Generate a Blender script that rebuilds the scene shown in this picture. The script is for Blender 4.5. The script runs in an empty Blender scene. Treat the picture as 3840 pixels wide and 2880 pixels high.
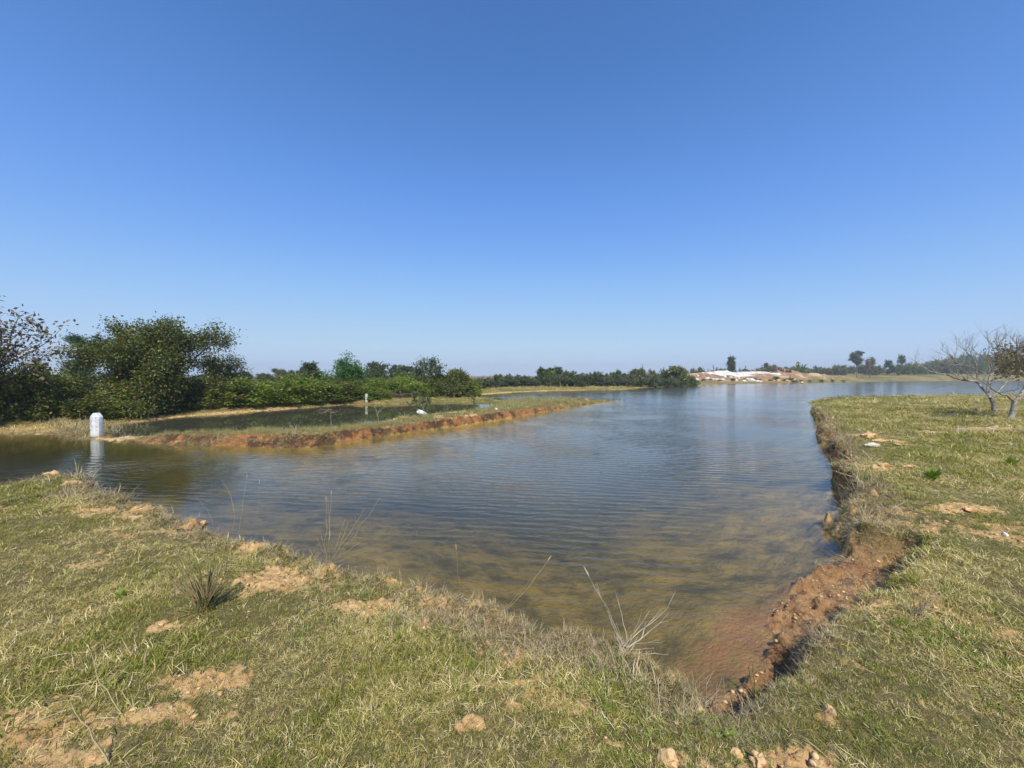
import bpy, math, random
import numpy as np
from mathutils import Vector

# ------------------------------------------------------------------ camera, sky, sun, exposure
SC = bpy.context.scene
COL = SC.collection
W0, H0 = 3840.0, 2880.0
F = 1400.0                     # focal length in photo pixels
EYE = 1.6
HZ = 1408.0                    # horizon row of the photo
PITCH = math.atan((1440.0 - HZ) / F)
cam = bpy.data.cameras.new('camera')
cam.sensor_width = 36.0
cam.lens = 36.0 * F / W0
cam.clip_start = 0.05
cam.clip_end = 6000.0
camo = bpy.data.objects.new('camera', cam)
camo.location = (0, 0, EYE)
camo.rotation_euler = (math.pi / 2 - PITCH, 0, 0)
COL.objects.link(camo)
SC.camera = camo

SUN_EL, SUN_AZ = math.radians(50), math.radians(173)     # azimuth clockwise from the view direction
wd = bpy.data.worlds.new('World')
SC.world = wd
wd.use_nodes = True
wn = wd.node_tree
for n in list(wn.nodes):
    wn.nodes.remove(n)
sky = wn.nodes.new('ShaderNodeTexSky')
sky.sky_type = 'NISHITA'
sky.sun_disc = False
sky.sun_elevation = SUN_EL
sky.sun_rotation = SUN_AZ
sky.altitude = 300
sky.air_density = 1.1
sky.dust_density = 0.15
sky.ozone_density = 4.5
hs = wn.nodes.new('ShaderNodeHueSaturation')
hs.inputs['Saturation'].default_value = 1.08
bg = wn.nodes.new('ShaderNodeBackground')
bg.inputs[1].default_value = 0.138
wo = wn.nodes.new('ShaderNodeOutputWorld')
# film-like response of the clear sky: its own colour, eased so that the horizon stays pale blue
def vm(op, v):
    n = wn.nodes.new('ShaderNodeVectorMath'); n.operation = op; n.inputs[3 if op == 'SCALE' else 1].default_value = v
    return n
v1 = vm('SCALE', 0.15 / 2); v2 = vm('SCALE', 2 / 0.15)
cv = wn.nodes.new('ShaderNodeRGBCurve')
CV = (((.0, .0), (.040, .030), (.0525, .045), (.076, .072), (.152, .145), (.275, .215), (.55, .275), (1, .30)),
      ((.0, .0), (.087, .089), (.111, .121), (.16, .173), (.289, .270), (.45, .328), (.55, .350), (1, .36)),
      ((.0, .0), (.19, .245), (.234, .315), (.312, .410), (.478, .462), (.60, .450), (.75, .430), (1, .42)))
for k, pts in enumerate(CV):
    c = cv.mapping.curves[k]
    c.points[0].location = pts[0]; c.points[-1].location = pts[-1]
    for q in pts[1:-1]: c.points.new(*q)
cv.mapping.update()
wn.links.new(sky.outputs[0], hs.inputs['Color'])
wn.links.new(hs.outputs[0], v1.inputs[0]); wn.links.new(v1.outputs[0], cv.inputs[1]); wn.links.new(cv.outputs[0], v2.inputs[0])
wn.links.new(v2.outputs[0], bg.inputs[0])
wn.links.new(bg.outputs[0], wo.inputs[0])

sl = bpy.data.lights.new('sun', 'SUN')
sl.energy = 4.9
sl.angle = math.radians(0.5)
sl.color = (1.0, 0.955, 0.87)
so = bpy.data.objects.new('sun', sl)
S = Vector((math.sin(SUN_AZ) * math.cos(SUN_EL), math.cos(SUN_AZ) * math.cos(SUN_EL), math.sin(SUN_EL)))
so.rotation_euler = S.to_track_quat('Z', 'Y').to_euler()
so.location = (0, -5, 30)
COL.objects.link(so)
SC.view_settings.view_transform = 'Standard'
SC.view_settings.look = 'None'
SC.view_settings.exposure = 0.15
SC.view_settings.gamma = 1.0
SC.view_settings.use_curve_mapping = False
SC.render.engine = 'CYCLES'
SC.cycles.max_bounces = 8
SC.cycles.diffuse_bounces = 2
SC.cycles.glossy_bounces = 2
SC.cycles.transmission_bounces = 3
SC.cycles.transparent_max_bounces = 10
SC.cycles.volume_bounces = 0
SC.cycles.use_denoising = True

rng = np.random.default_rng(7)
random.seed(7)
ZW = -0.40                     # water level

# ------------------------------------------------------------------ helpers: pixels <-> place
CP, SP = math.cos(PITCH), math.sin(PITCH)
def ray(px, py):
    a = (px - 1920.0) / F
    b = -(py - 1440.0) / F
    return (a, CP + b * SP, -SP + b * CP)
def at(px, py, z=0.0):
    d = ray(px, py)
    t = (z - EYE) / d[2]
    return np.array((d[0] * t, d[1] * t))
def dep(px, py, Y):            # point on that sight line at depth Y
    d = ray(px, py)
    t = Y / d[1]
    return np.array((d[0] * t, Y, EYE + d[2] * t))
def Wt(px, py):
    return at(px, py, ZW)
def Lt(px, py, z=-0.03, push=0.16):
    p = at(px, py, z)
    return p * (1 + push / np.linalg.norm(p))

# ------------------------------------------------------------------ helpers: noise
_perm = np.random.default_rng(3).random((256, 256))
def vnoise(x, y, seed=0):
    x = np.asarray(x, float) + seed * 37.13
    y = np.asarray(y, float) + seed * 17.71
    xi = np.floor(x).astype(int); yi = np.floor(y).astype(int)
    fx = x - xi; fy = y - yi
    fx = fx * fx * (3 - 2 * fx); fy = fy * fy * (3 - 2 * fy)
    a = _perm[xi & 255, yi & 255]; b = _perm[(xi + 1) & 255, yi & 255]
    c = _perm[xi & 255, (yi + 1) & 255]; d = _perm[(xi + 1) & 255, (yi + 1) & 255]
    return (a * (1 - fx) + b * fx) * (1 - fy) + (c * (1 - fx) + d * fx) * fy
def fbm(x, y, octv=4, seed=0):
    s = 0.0; a = 0.5; t = 0.0
    for o in range(octv):
        s = s + a * vnoise(np.asarray(x) * 2 ** o, np.asarray(y) * 2 ** o, seed + o * 5)
        t += a; a *= 0.5
    return s / t - 0.5         # about -0.5 .. 0.5
def sstep(a, b, x):
    t = np.clip((x - a) / (b - a), 0, 1)
    return t * t * (3 - 2 * t)

# ------------------------------------------------------------------ shorelines
SHORE = [Lt(-4200, 1985), Lt(-1500, 1900), Lt(-400, 1840), Lt(0, 1812), Lt(60, 1797), Lt(150, 1783), Lt(250, 1777), Lt(350, 1785),
    Lt(395, 1812), Lt(420, 1845), Lt(490, 1868), Lt(560, 1890), Lt(640, 1908), Lt(700, 1925), Lt(790, 1948), Lt(830, 1972), Lt(880, 1990),
    Lt(940, 2020), Lt(1050, 2024), Lt(1130, 2060), Lt(1200, 2102), Lt(1260, 2130), Lt(1400, 2150), Lt(1500, 2172), Lt(1600, 2215),
    Lt(1660, 2250), Lt(1800, 2275), Lt(1880, 2305), Lt(1960, 2362), Lt(2100, 2385), Lt(2250, 2395), Lt(2350, 2425),
    Lt(2430, 2480), Lt(2500, 2540), Lt(2570, 2600), Wt(2655, 2630), Wt(2760, 2590), Wt(2850, 2540), Wt(2890, 2470), Wt(2905, 2400), Wt(2870, 2350),
    Wt(2900, 2290), Wt(2955, 2245), Wt(3010, 2190), Wt(3080, 2155), Wt(3135, 2100), Wt(3150, 2040), Wt(3150, 1985), Wt(3140, 1930), Wt(3155, 1870),
    Wt(3148, 1820), Wt(3158, 1775), Wt(3145, 1725), Wt(3118, 1690), Wt(3090, 1645), Wt(3078, 1600), Wt(3062, 1560), Wt(3048, 1525), Wt(3038, 1500),
    Lt(3040, 1484), Lt(3300, 1482), Lt(3600, 1479), Lt(3840, 1476), Lt(4600, 1474), Lt(6400, 1471),
    Wt(6400, 1423), Wt(5000, 1424), Wt(3840, 1426), Wt(3600, 1428), Wt(3350, 1429), Wt(3100, 1432), Wt(2900, 1437), Wt(2700, 1441),
    Wt(2560, 1446), Wt(2480, 1451), Wt(2330, 1461), Wt(2200, 1463), Wt(2060, 1466), Wt(1960, 1470), Wt(1880, 1475), Wt(1790, 1482), Wt(1700, 1487),
    Wt(1590, 1492), Wt(1580, 1496), Wt(1700, 1497), Wt(1850, 1497),
    Lt(1930, 1500, -.15), Lt(2050, 1497, -.15), Lt(2180, 1494, -.15), Wt(2325, 1499),
    Wt(2280, 1506), Wt(2200, 1516), Wt(2100, 1532), Wt(2000, 1551), Wt(1900, 1570), Wt(1800, 1584), Wt(1700, 1600), Wt(1600, 1611), Wt(1500, 1627), Wt(1400, 1641),
    Wt(1330, 1652), Wt(1240, 1666), Wt(1180, 1675), Wt(1090, 1678), Wt(1000, 1678), Wt(900, 1674), Wt(800, 1672), Wt(700, 1671), Wt(600, 1665), Wt(520, 1660), Wt(440, 1655),
    Wt(340, 1648), Wt(240, 1636), Wt(120, 1631), Wt(0, 1627), Wt(-400, 1632), Wt(-1500, 1645), Wt(-4200, 1660)]
POND = [Wt(400, 1596), Wt(520, 1583), Wt(700, 1562), Wt(850, 1552), Wt(1000, 1540), Wt(1150, 1529), Wt(1290, 1518), Wt(1400, 1518), Wt(1500, 1515),
    Wt(1620, 1511), Wt(1750, 1510), Wt(1850, 1510), Lt(1880, 1512, -.15), Lt(1820, 1530, -.12), Lt(1750, 1543, -.1), Lt(1600, 1557, -.1), Lt(1500, 1566, -.1),
    Lt(1400, 1584, -.1), Lt(1250, 1602, -.1), Lt(1100, 1608, -.1), Lt(900, 1603, -.1), Lt(700, 1602, -.1), Lt(560, 1612, -.14), Lt(430, 1621, -.2)]
MUD = [Wt(2500, 2540), at(2585, 2612), at(2660, 2668), at(2760, 2700), at(2860, 2672), at(2950, 2620), at(3005, 2545), at(3040, 2470), at(3068, 2410), at(3110, 2360),
    at(3170, 2315), at(3260, 2280), at(3350, 2230), at(3440, 2170), Wt(3500, 2170), Wt(3420, 2125), Wt(3330, 2105), Wt(3240, 2100), Wt(3190, 2090), Wt(3100, 2080), Wt(2700, 2200), Wt(2500, 2400)]
BARE = [(1085, 2145, 165, 66, 1.25), (760, 2560, 160, 62, 1.2), (120, 2740, 280, 95, 1.0), (560, 2700, 260, 55, .85), (300, 2830, 300, 60, .8), (1350, 2270, 120, 30, .9), (600, 2350, 60, 20, .8), (355, 1908, 75, 13), (1890, 2440, 65, 55), (2960, 2830, 200, 75, 1.15), (2560, 2850, 100, 60, 1.15),
    (3620, 1915, 190, 22), (3260, 1640, 40, 25), (3290, 1752, 50, 10), (3430, 1752, 40, 10), (1600, 2330, 50, 30), (60, 1790, 80, 8),
    (3230, 2250, 120, 30, .7), (1780, 2735, 60, 25), (950, 2030, 60, 12), (1240, 2080, 90, 20), (3500, 1620, 60, 6), (3700, 1604, 90, 6), (3090, 2680, 60, 25), (2300, 2800, 60, 25),
    (480, 1930, 50, 10), (720, 1950, 70, 12), (1430, 2250, 60, 25)]
SHORE = np.array(SHORE); POND = np.array(POND); MUD = np.array(MUD)

def polydist(P, pts):
    """signed distance, positive inside the polygon"""
    x, y = pts[:, 0], pts[:, 1]
    d2 = np.full(len(pts), 1e18); ins = np.zeros(len(pts), bool)
    n = len(P)
    for i in range(n):
        ax, ay = P[i]; bx, by = P[(i + 1) % n]
        ex, ey = bx - ax, by - ay
        t = np.clip(((x - ax) * ex + (y - ay) * ey) / (ex * ex + ey * ey + 1e-12), 0, 1)
        d2 = np.minimum(d2, (x - ax - t * ex) ** 2 + (y - ay - t * ey) ** 2)
        c = (ay > y) != (by > y)
        if c.any():
            xx = ax + (y - ay) / (by - ay + 1e-18) * ex
            ins ^= c & (x < xx)
    d = np.sqrt(d2)
    return np.where(ins, d, -d)

def bump2(x, y, cx, cy, sx, sy):
    return np.exp(-((x - cx) / sx) ** 2 - ((y - cy) / sy) ** 2)
def cell(x, y, s, seed=0):
    """cracked soil: distance to the nearest of jittered cell centres"""
    gx, gy = x / s, y / s
    xi = np.floor(gx).astype(int); yi = np.floor(gy).astype(int)
    b1 = np.full(x.shape, 9.0); b2 = np.full(x.shape, 9.0)
    for i in (-1, 0, 1):
        for j in (-1, 0, 1):
            a = xi + i; b = yi + j
            jx = _perm[(a * 7 + seed) & 255, (b * 3) & 255]; jy = _perm[(a * 5) & 255, (b * 11 + seed) & 255]
            d = np.hypot(gx - a - jx, gy - b - jy)
            b2 = np.minimum(b2, np.maximum(b1, d)); b1 = np.minimum(b1, d)
    return b2 - b1

def terrain(pts, detail=True):
    x, y = pts[:, 0], pts[:, 1]
    r = np.hypot(x, y)
    dw = np.maximum(polydist(SHORE, pts), polydist(POND, pts))
    jag = fbm(x * 1.3, y * 1.3, 3, 1) * 0.22 + fbm(x * 5, y * 5, 3, 2) * 0.12 + fbm(x * 18, y * 18, 2, 4) * 0.05
    sc_far = np.clip(r / 22, 1, 5)
    jag = jag + (x > 1.5) * sstep(3.5, 6, r) * (fbm(x * 1.1, y * 1.1, 3, 33) * .5 + fbm(x * 3.2, y * 3.2, 2, 34) * .3)
    dw = dw + jag * np.where(r > 22, sc_far, np.clip(r / 6, .5, 1)) 
    land = -dw
    # how wide the bank is: steep cut near, wide far away
    wid = 0.13 + 0.0 * r
    wid = wid + sstep(24, 45, r) * (x > -60) * 6.0 * (1 - bump2(x, y, 40, 30, 25, 14))
    def soft(px, py, z, s, w):
        c = at(px, py, z)
        return w * bump2(x, y, c[0], c[1], s, s)
    wid = wid + soft(420, 1640, ZW, 1.5, 1.3) + soft(60, 1625, ZW, 3.0, 1.6) + soft(-600, 1630, ZW, 6.0, 2.0)
    wid = wid + soft(1000, 1540, ZW, 7.0, .8) + soft(600, 1575, ZW, 4.0, .8) + soft(1750, 1505, ZW, 6, 1.5)
    wid = wid + soft(900, 1668, ZW, 2.6, .28) + soft(2150, 1515, ZW, 3.0, .5)
    plat = 0.40 + fbm(x * .35, y * .35, 3, 9) * 0.10
    # the spit and the marsh behind the marker lie lower
    c = at(1000, 1630, ZW); low = bump2(x, y, c[0], c[1], 7, 2.2)
    c2 = at(100, 1610, ZW); low = np.maximum(low, .9 * bump2(x, y, c2[0], c2[1], 6, 1.9))
    c3 = at(2000, 1530, ZW); low = np.maximum(low, .45 * bump2(x, y, c3[0], c3[1], 5, 6))
    c4 = at(1700, 1505, ZW); low = np.maximum(low, .9 * bump2(x, y, c4[0], c4[1], 7, 2))
    c5 = at(700, 1562, ZW); low = np.maximum(low, .5 * bump2(x, y, c5[0], c5[1] + .5, 8, 1.5))
    plat = plat * (1 - np.where(x < -8.3, .42, .22) * low)
    up = sstep(0, 1, land / wid) * .8 + sstep(0, 1, land / (wid * 4 + .3)) * .2
    z = ZW + plat * up
    # mud beach
    md = polydist(MUD, pts) + fbm(x * 6, y * 6, 3, 5) * 0.16
    mud = sstep(0.0, 0.24, md)
    zm = ZW + np.clip(land, 0, 2) * 0.13 + 0.015 + fbm(x * 6, y * 6, 5, 6) * 0.06 * sstep(.05, .4, land) + (np.minimum(cell(x, y + fbm(x * 5, y * 5, 2, 36) * .1, .11, 9), .3) - .15) * .05 * sstep(.1, .35, land)
    z = np.where(land > 0, z * (1 - mud) + np.minimum(z, zm) * mud, z)
    # below water
    dd = np.clip(dw, 0, None)
    depth = 0.04 + 0.20 * (1 - np.exp(-dd / .7)) + 0.95 * (1 - np.exp(-dd / 4.5)) + fbm(x * .8, y * .8, 4, 8) * 0.14 * sstep(0, 1.5, dd)
    cm = Wt(2790, 2380); shal = bump2(x, y, cm[0], cm[1], .6, .9)
    depth = depth * (1 - .75 * shal)
    depth = depth + .5 * sstep(6, 14, dd)
    z = np.where(dw > 0, ZW - np.maximum(depth, .008) * sstep(-.05, .25, dd + .04), z)
    # bare soil
    bare = np.zeros_like(x)
    for (px, py, rx, ry, *st) in BARE:
        c = at(px, py, 0); e = at(px + rx, py, 0); g = at(px, py - ry, 0)
        q = np.sqrt(((x - c[0]) / (e[0] - c[0])) ** 2 + ((y - c[1]) / (g[1] - c[1])) ** 2)
        bare = np.maximum(bare, sstep(1.35, .35, q + fbm(x * 6, y * 6, 4, 12) * 1.9 + fbm(x * 25, y * 25, 2, 13) * 1.1) * (st[0] if st else .95))
    bare = np.minimum(bare, 1.0)
    bare = np.maximum(bare, sstep(.10, .30, fbm(x * 1.6, y * 1.6, 4, 14) + fbm(x * 14, y * 14, 2, 15) * .35) * .6)
    bare = bare * (land > 0)
    if detail:
        near = sstep(14, 6, r) * (land > 0.05)
        z = z + near * (fbm(x * 4, y * 4, 4, 21) * 0.05 + (1 - bare) * fbm(x * 22, y * 22, 2, 22) * 0.02)
        cr = cell(x + fbm(x * 9, y * 9, 2, 30) * .08, y, 0.075, 3)
        z = z + near * bare * (np.minimum(cr, .25) * 0.11 + fbm(x * 30, y * 30, 2, 24) * 0.03 - .018)
        # rough cut faces
        face = sstep(0, .05, land) * sstep(.55, .12, land) * sstep(40, 20, r)
        z = z + face * (fbm(x * 9, y * 9, 4, 25) * .22 + fbm(x * 32, y * 32, 2, 26) * .06)
    # ---- far land: gentle rise, the quarry spoil, the wooded rise
    far = sstep(34, 75, r) * (land > 0)
    z = z + far * np.clip(land, 0, 40) * .004
    def rise(px, Y, top, sx, sy):
        X = (px - 1920) / F * Y
        return max(0, dep(px, top, Y)[2]) * bump2(x, y, X, Y, sx, sy)
    on = sstep(1, 9, land)
    z = z + on * np.maximum.reduce([rise(2900, 138, 1377, 11, 10), rise(2700, 122, 1392, 13, 9), rise(2810, 124, 1392, 14, 9), rise(2620, 112, 1400, 8, 7),
        rise(2960, 124, 1396, 18, 8), rise(3090, 126, 1397, 18, 8), rise(3210, 130, 1402, 16, 8), rise(3350, 190, 1396, 60, 40)])
    z = z + sstep(0, 40, land) * np.maximum(rise(3620, 300, 1360, 60, 50), rise(3990, 300, 1360, 90, 50))
    q = np.maximum.reduce([bump2(x, y, 62, 108, 11, 9), bump2(x, y, 76, 116, 14, 12), bump2(x, y, 92, 120, 16, 12), bump2(x, y, 112, 122, 14, 9)]) * sstep(3, 9, land)
    z = z + q * fbm(x * .35, y * .35, 4, 31) * 1.6
    return z, land, bare, mud, q

def ground_z(x, y):
    p = np.array([[x, y]], float)
    return float(terrain(p)[0][0])
def ground_zs(xy):
    return terrain(np.asarray(xy, float))[0]

# ------------------------------------------------------------------ helpers: meshes, objects
def mesh_from(name, V, Q=None, T=None, smooth=False):
    V = np.asarray(V, np.float32)
    me = bpy.data.meshes.new(name)
    nq = 0 if Q is None else len(Q); nt = 0 if T is None else len(T)
    me.vertices.add(len(V)); me.vertices.foreach_set('co', V.ravel())
    parts = []
    if nq: parts.append(np.asarray(Q, np.int32).ravel())
    if nt: parts.append(np.asarray(T, np.int32).ravel())
    idx = np.concatenate(parts)
    me.loops.add(len(idx)); me.loops.foreach_set('vertex_index', idx)
    me.polygons.add(nq + nt)
    ls = np.concatenate([np.arange(nq) * 4, nq * 4 + np.arange(nt) * 3]).astype(np.int32)
    me.polygons.foreach_set('loop_start', ls)
    if smooth: me.polygons.foreach_set('use_smooth', np.ones(nq + nt, bool))
    me.update(calc_edges=True)
    return me
class Geo:
    def __init__(s): s.V = []; s.Q = []; s.T = []; s.n = 0
    def add(s, V, Q=None, T=None):
        V = np.asarray(V, float)
        s.V.append(V)
        if Q is not None and len(Q): s.Q.append(np.asarray(Q) + s.n)
        if T is not None and len(T): s.T.append(np.asarray(T) + s.n)
        s.n += len(V)
    def tube(s, P, R, k=5, cap=True):
        P = np.asarray(P, float); R = np.asarray(R, float); n = len(P)
        D = np.gradient(P, axis=0); D /= np.linalg.norm(D, axis=1)[:, None] + 1e-9
        ref = np.array((0.3, 0.9, 0.2)) if abs(D[0][2]) > .7 else np.array((0, 0, 1.0))
        A = np.cross(D, ref); A /= np.linalg.norm(A, axis=1)[:, None] + 1e-9
        B = np.cross(D, A)
        a = np.arange(k) * 2 * math.pi / k
        V = P[:, None] + (A[:, None] * np.cos(a)[None, :, None] + B[:, None] * np.sin(a)[None, :, None]) * R[:, None, None]
        i = np.arange(n - 1)[:, None] * k; j = np.arange(k)[None]; j2 = (j + 1) % k
        Q = np.stack([i + j, i + j2, i + k + j2, i + k + j], -1).reshape(-1, 4)
        s.add(V.reshape(-1, 3), Q)
    def box(s, c, d, rz=0):
        c = np.asarray(c, float); d = np.asarray(d, float) / 2
        v = np.array([(x, y, z) for x in (-1, 1) for y in (-1, 1) for z in (-1, 1)]) * d
        ca, sa = math.cos(rz), math.sin(rz)
        v = np.stack([v[:, 0] * ca - v[:, 1] * sa, v[:, 0] * sa + v[:, 1] * ca, v[:, 2]], 1) + c
        s.add(v, [(0, 1, 3, 2), (4, 6, 7, 5), (0, 4, 5, 1), (2, 3, 7, 6), (0, 2, 6, 4), (1, 5, 7, 3)])
    def leaves(s, C, size, aspect=2.2, up=0.3, r=None, droop=0.0):
        """diamond leaves with a fold, scattered at the points C"""
        r = r or rng
        C = np.asarray(C, float); n = len(C)
        if not n: return
        d = r.normal(size=(n, 3)); d[:, 2] += -droop; d /= np.linalg.norm(d, axis=1)[:, None]
        nn = r.normal(size=(n, 3)); nn[:, 2] = np.abs(nn[:, 2]) + up
        sd = np.cross(d, nn); sd /= np.linalg.norm(sd, axis=1)[:, None] + 1e-9
        nn = np.cross(sd, d)
        L = (size * r.uniform(.6, 1.3, n))[:, None]; w = L / aspect
        V = np.stack([C, C + d * L * .45 + sd * w * .5 + nn * L * .08, C + d * L, C + d * L * .45 - sd * w * .5 + nn * L * .08], 1)
        s.add(V.reshape(-1, 3), np.arange(n * 4).reshape(n, 4))
    def mesh(s, name, smooth=False):
        if not s.V:
            return mesh_from(name, np.zeros((3, 3)), None, [(0, 1, 2)])
        return mesh_from(name, np.concatenate(s.V), np.concatenate(s.Q) if s.Q else None, np.concatenate(s.T) if s.T else None, smooth)

def obj(name, me, mat=None, parent=None, loc=None):
    if mat is not None and not me.materials: me.materials.append(mat)
    o = bpy.data.objects.new(name, me)
    COL.objects.link(o)
    if parent is not None: o.parent = parent
    if loc is not None: o.location = loc
    return o
def tag(o, label=None, cat=None, group=None, kind=None):
    if label: o['label'] = label
    if cat: o['category'] = cat
    if group: o['group'] = group
    if kind: o['kind'] = kind
    return o
def empty(name, loc, label, cat, group=None, rz=0, scale=None):
    o = bpy.data.objects.new(name, None)
    o.empty_display_size = .1
    COL.objects.link(o)
    o.location = loc; o.rotation_euler[2] = rz
    if scale is not None: o.scale = scale
    return tag(o, label, cat, group)

# ------------------------------------------------------------------ materials
def newmat(name):
    m = bpy.data.materials.new(name); m.use_nodes = True
    nt = m.node_tree
    for n in list(nt.nodes): nt.nodes.remove(n)
    return m, nt
class NB:
    def __init__(s, nt): s.nt = nt
    def n(s, t, **kw):
        nd = s.nt.nodes.new(t)
        for k, v in kw.items():
            if k.startswith('_'): nd.inputs[k[1:]].default_value = v
            else: setattr(nd, k, v)
        return nd
    def l(s, a, b): s.nt.links.new(a, b)
    def val(s, sock, v):
        if hasattr(v, 'is_output') or isinstance(v, bpy.types.NodeSocket): s.l(v, sock)
        else: sock.default_value = v
    def mix(s, f, a, b):
        nd = s.nt.nodes.new('ShaderNodeMix'); nd.data_type = 'RGBA'
        s.val(nd.inputs[0], f); s.val(nd.inputs[6], a); s.val(nd.inputs[7], b)
        return nd.outputs[2]
    def noise(s, scale, detail=4, vec=None, rough=.55, dist=0):
        nd = s.n('ShaderNodeTexNoise'); nd.inputs['Scale'].default_value = scale; nd.inputs['Detail'].default_value = detail
        nd.inputs['Roughness'].default_value = rough; nd.inputs['Distortion'].default_value = dist
        if vec is not None: s.l(vec, nd.inputs['Vector'])
        return nd.outputs[0]
    def ramp(s, f, a, b, inv=False):
        nd = s.n('ShaderNodeMapRange'); nd.interpolation_type = 'SMOOTHSTEP'
        s.val(nd.inputs[0], f); nd.inputs[1].default_value = a; nd.inputs[2].default_value = b
        nd.inputs[3].default_value = 1.0 if inv else 0.0; nd.inputs[4].default_value = 0.0 if inv else 1.0
        return nd.outputs[0]
    def math(s, op, a, b=0.0):
        nd = s.n('ShaderNodeMath', operation=op); s.val(nd.inputs[0], a); s.val(nd.inputs[1], b)
        return nd.outputs[0]
def c4(c): return (c[0], c[1], c[2], 1.0)

def leaf_mat(name, c1, c2, c3=None, trans=.35, rough=.55, spec=.3):
    """c1, c2 mix leaf by leaf; c3 is a rare third colour"""
    m, nt = newmat(name); b = NB(nt)
    g = b.n('ShaderNodeNewGeometry'); oi = b.n('ShaderNodeObjectInfo')
    tc = b.n('ShaderNodeTexCoord')
    col = b.mix(g.outputs['Random Per Island'], c4(c1), c4(c2))
    if c3:
        r2 = b.math('FRACT', b.math('MULTIPLY', g.outputs['Random Per Island'], 17.3))
        col = b.mix(b.ramp(r2, .8, .86), col, c4(c3))
    nz = b.noise(1.1, 2, tc.outputs['Object'])
    h = b.n('ShaderNodeHueSaturation')
    b.l(col, h.inputs['Color'])
    v = b.math('ADD', b.math('MULTIPLY', nz, .7), b.math('ADD', b.math('MULTIPLY', oi.outputs['Random'], .35), b.math('ADD', b.math('MULTIPLY', b.math('FRACT', b.math('MULTIPLY', g.outputs['Random Per Island'], 7.7)), .6), .22)))
    b.l(v, h.inputs['Value'])
    p = b.n('ShaderNodeBsdfPrincipled'); p.inputs['Roughness'].default_value = rough
    p.inputs['Specular IOR Level'].default_value = spec
    b.l(h.outputs[0], p.inputs['Base Color'])
    t = b.n('ShaderNodeBsdfTranslucent')
    hh = b.n('ShaderNodeHueSaturation'); hh.inputs['Saturation'].default_value = 1.15; hh.inputs['Value'].default_value = 1.3
    b.l(h.outputs[0], hh.inputs['Color']); b.l(hh.outputs[0], t.inputs['Color'])
    ms = b.n('ShaderNodeMixShader'); ms.inputs[0].default_value = trans
    o = b.n('ShaderNodeOutputMaterial')
    b.l(p.outputs[0], ms.inputs[1]); b.l(t.outputs[0], ms.inputs[2]); b.l(ms.outputs[0], o.inputs[0])
    return m
def simple_mat(name, c1, c2, scale=8, rough=.85, bump=.3, bscale=30, c3=None, s3=3.0, lo3=.55, hi3=.62):
    m, nt = newmat(name); b = NB(nt)
    tc = b.n('ShaderNodeTexCoord')
    col = b.mix(b.ramp(b.noise(scale, 5, tc.outputs['Object']), .35, .65), c4(c1), c4(c2))
    if c3: col = b.mix(b.ramp(b.noise(s3, 5, tc.outputs['Object'], .65), lo3, hi3), col, c4(c3))
    p = b.n('ShaderNodeBsdfPrincipled'); p.inputs['Roughness'].default_value = rough
    p.inputs['Specular IOR Level'].default_value = .25
    b.l(col, p.inputs['Base Color'])
    bp = b.n('ShaderNodeBump'); bp.inputs['Strength'].default_value = bump; bp.inputs['Distance'].default_value = .02
    b.l(b.noise(bscale, 6, tc.outputs['Object']), bp.inputs['Height']); b.l(bp.outputs[0], p.inputs['Normal'])
    o = b.n('ShaderNodeOutputMaterial'); b.l(p.outputs[0], o.inputs[0])
    return m

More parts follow.
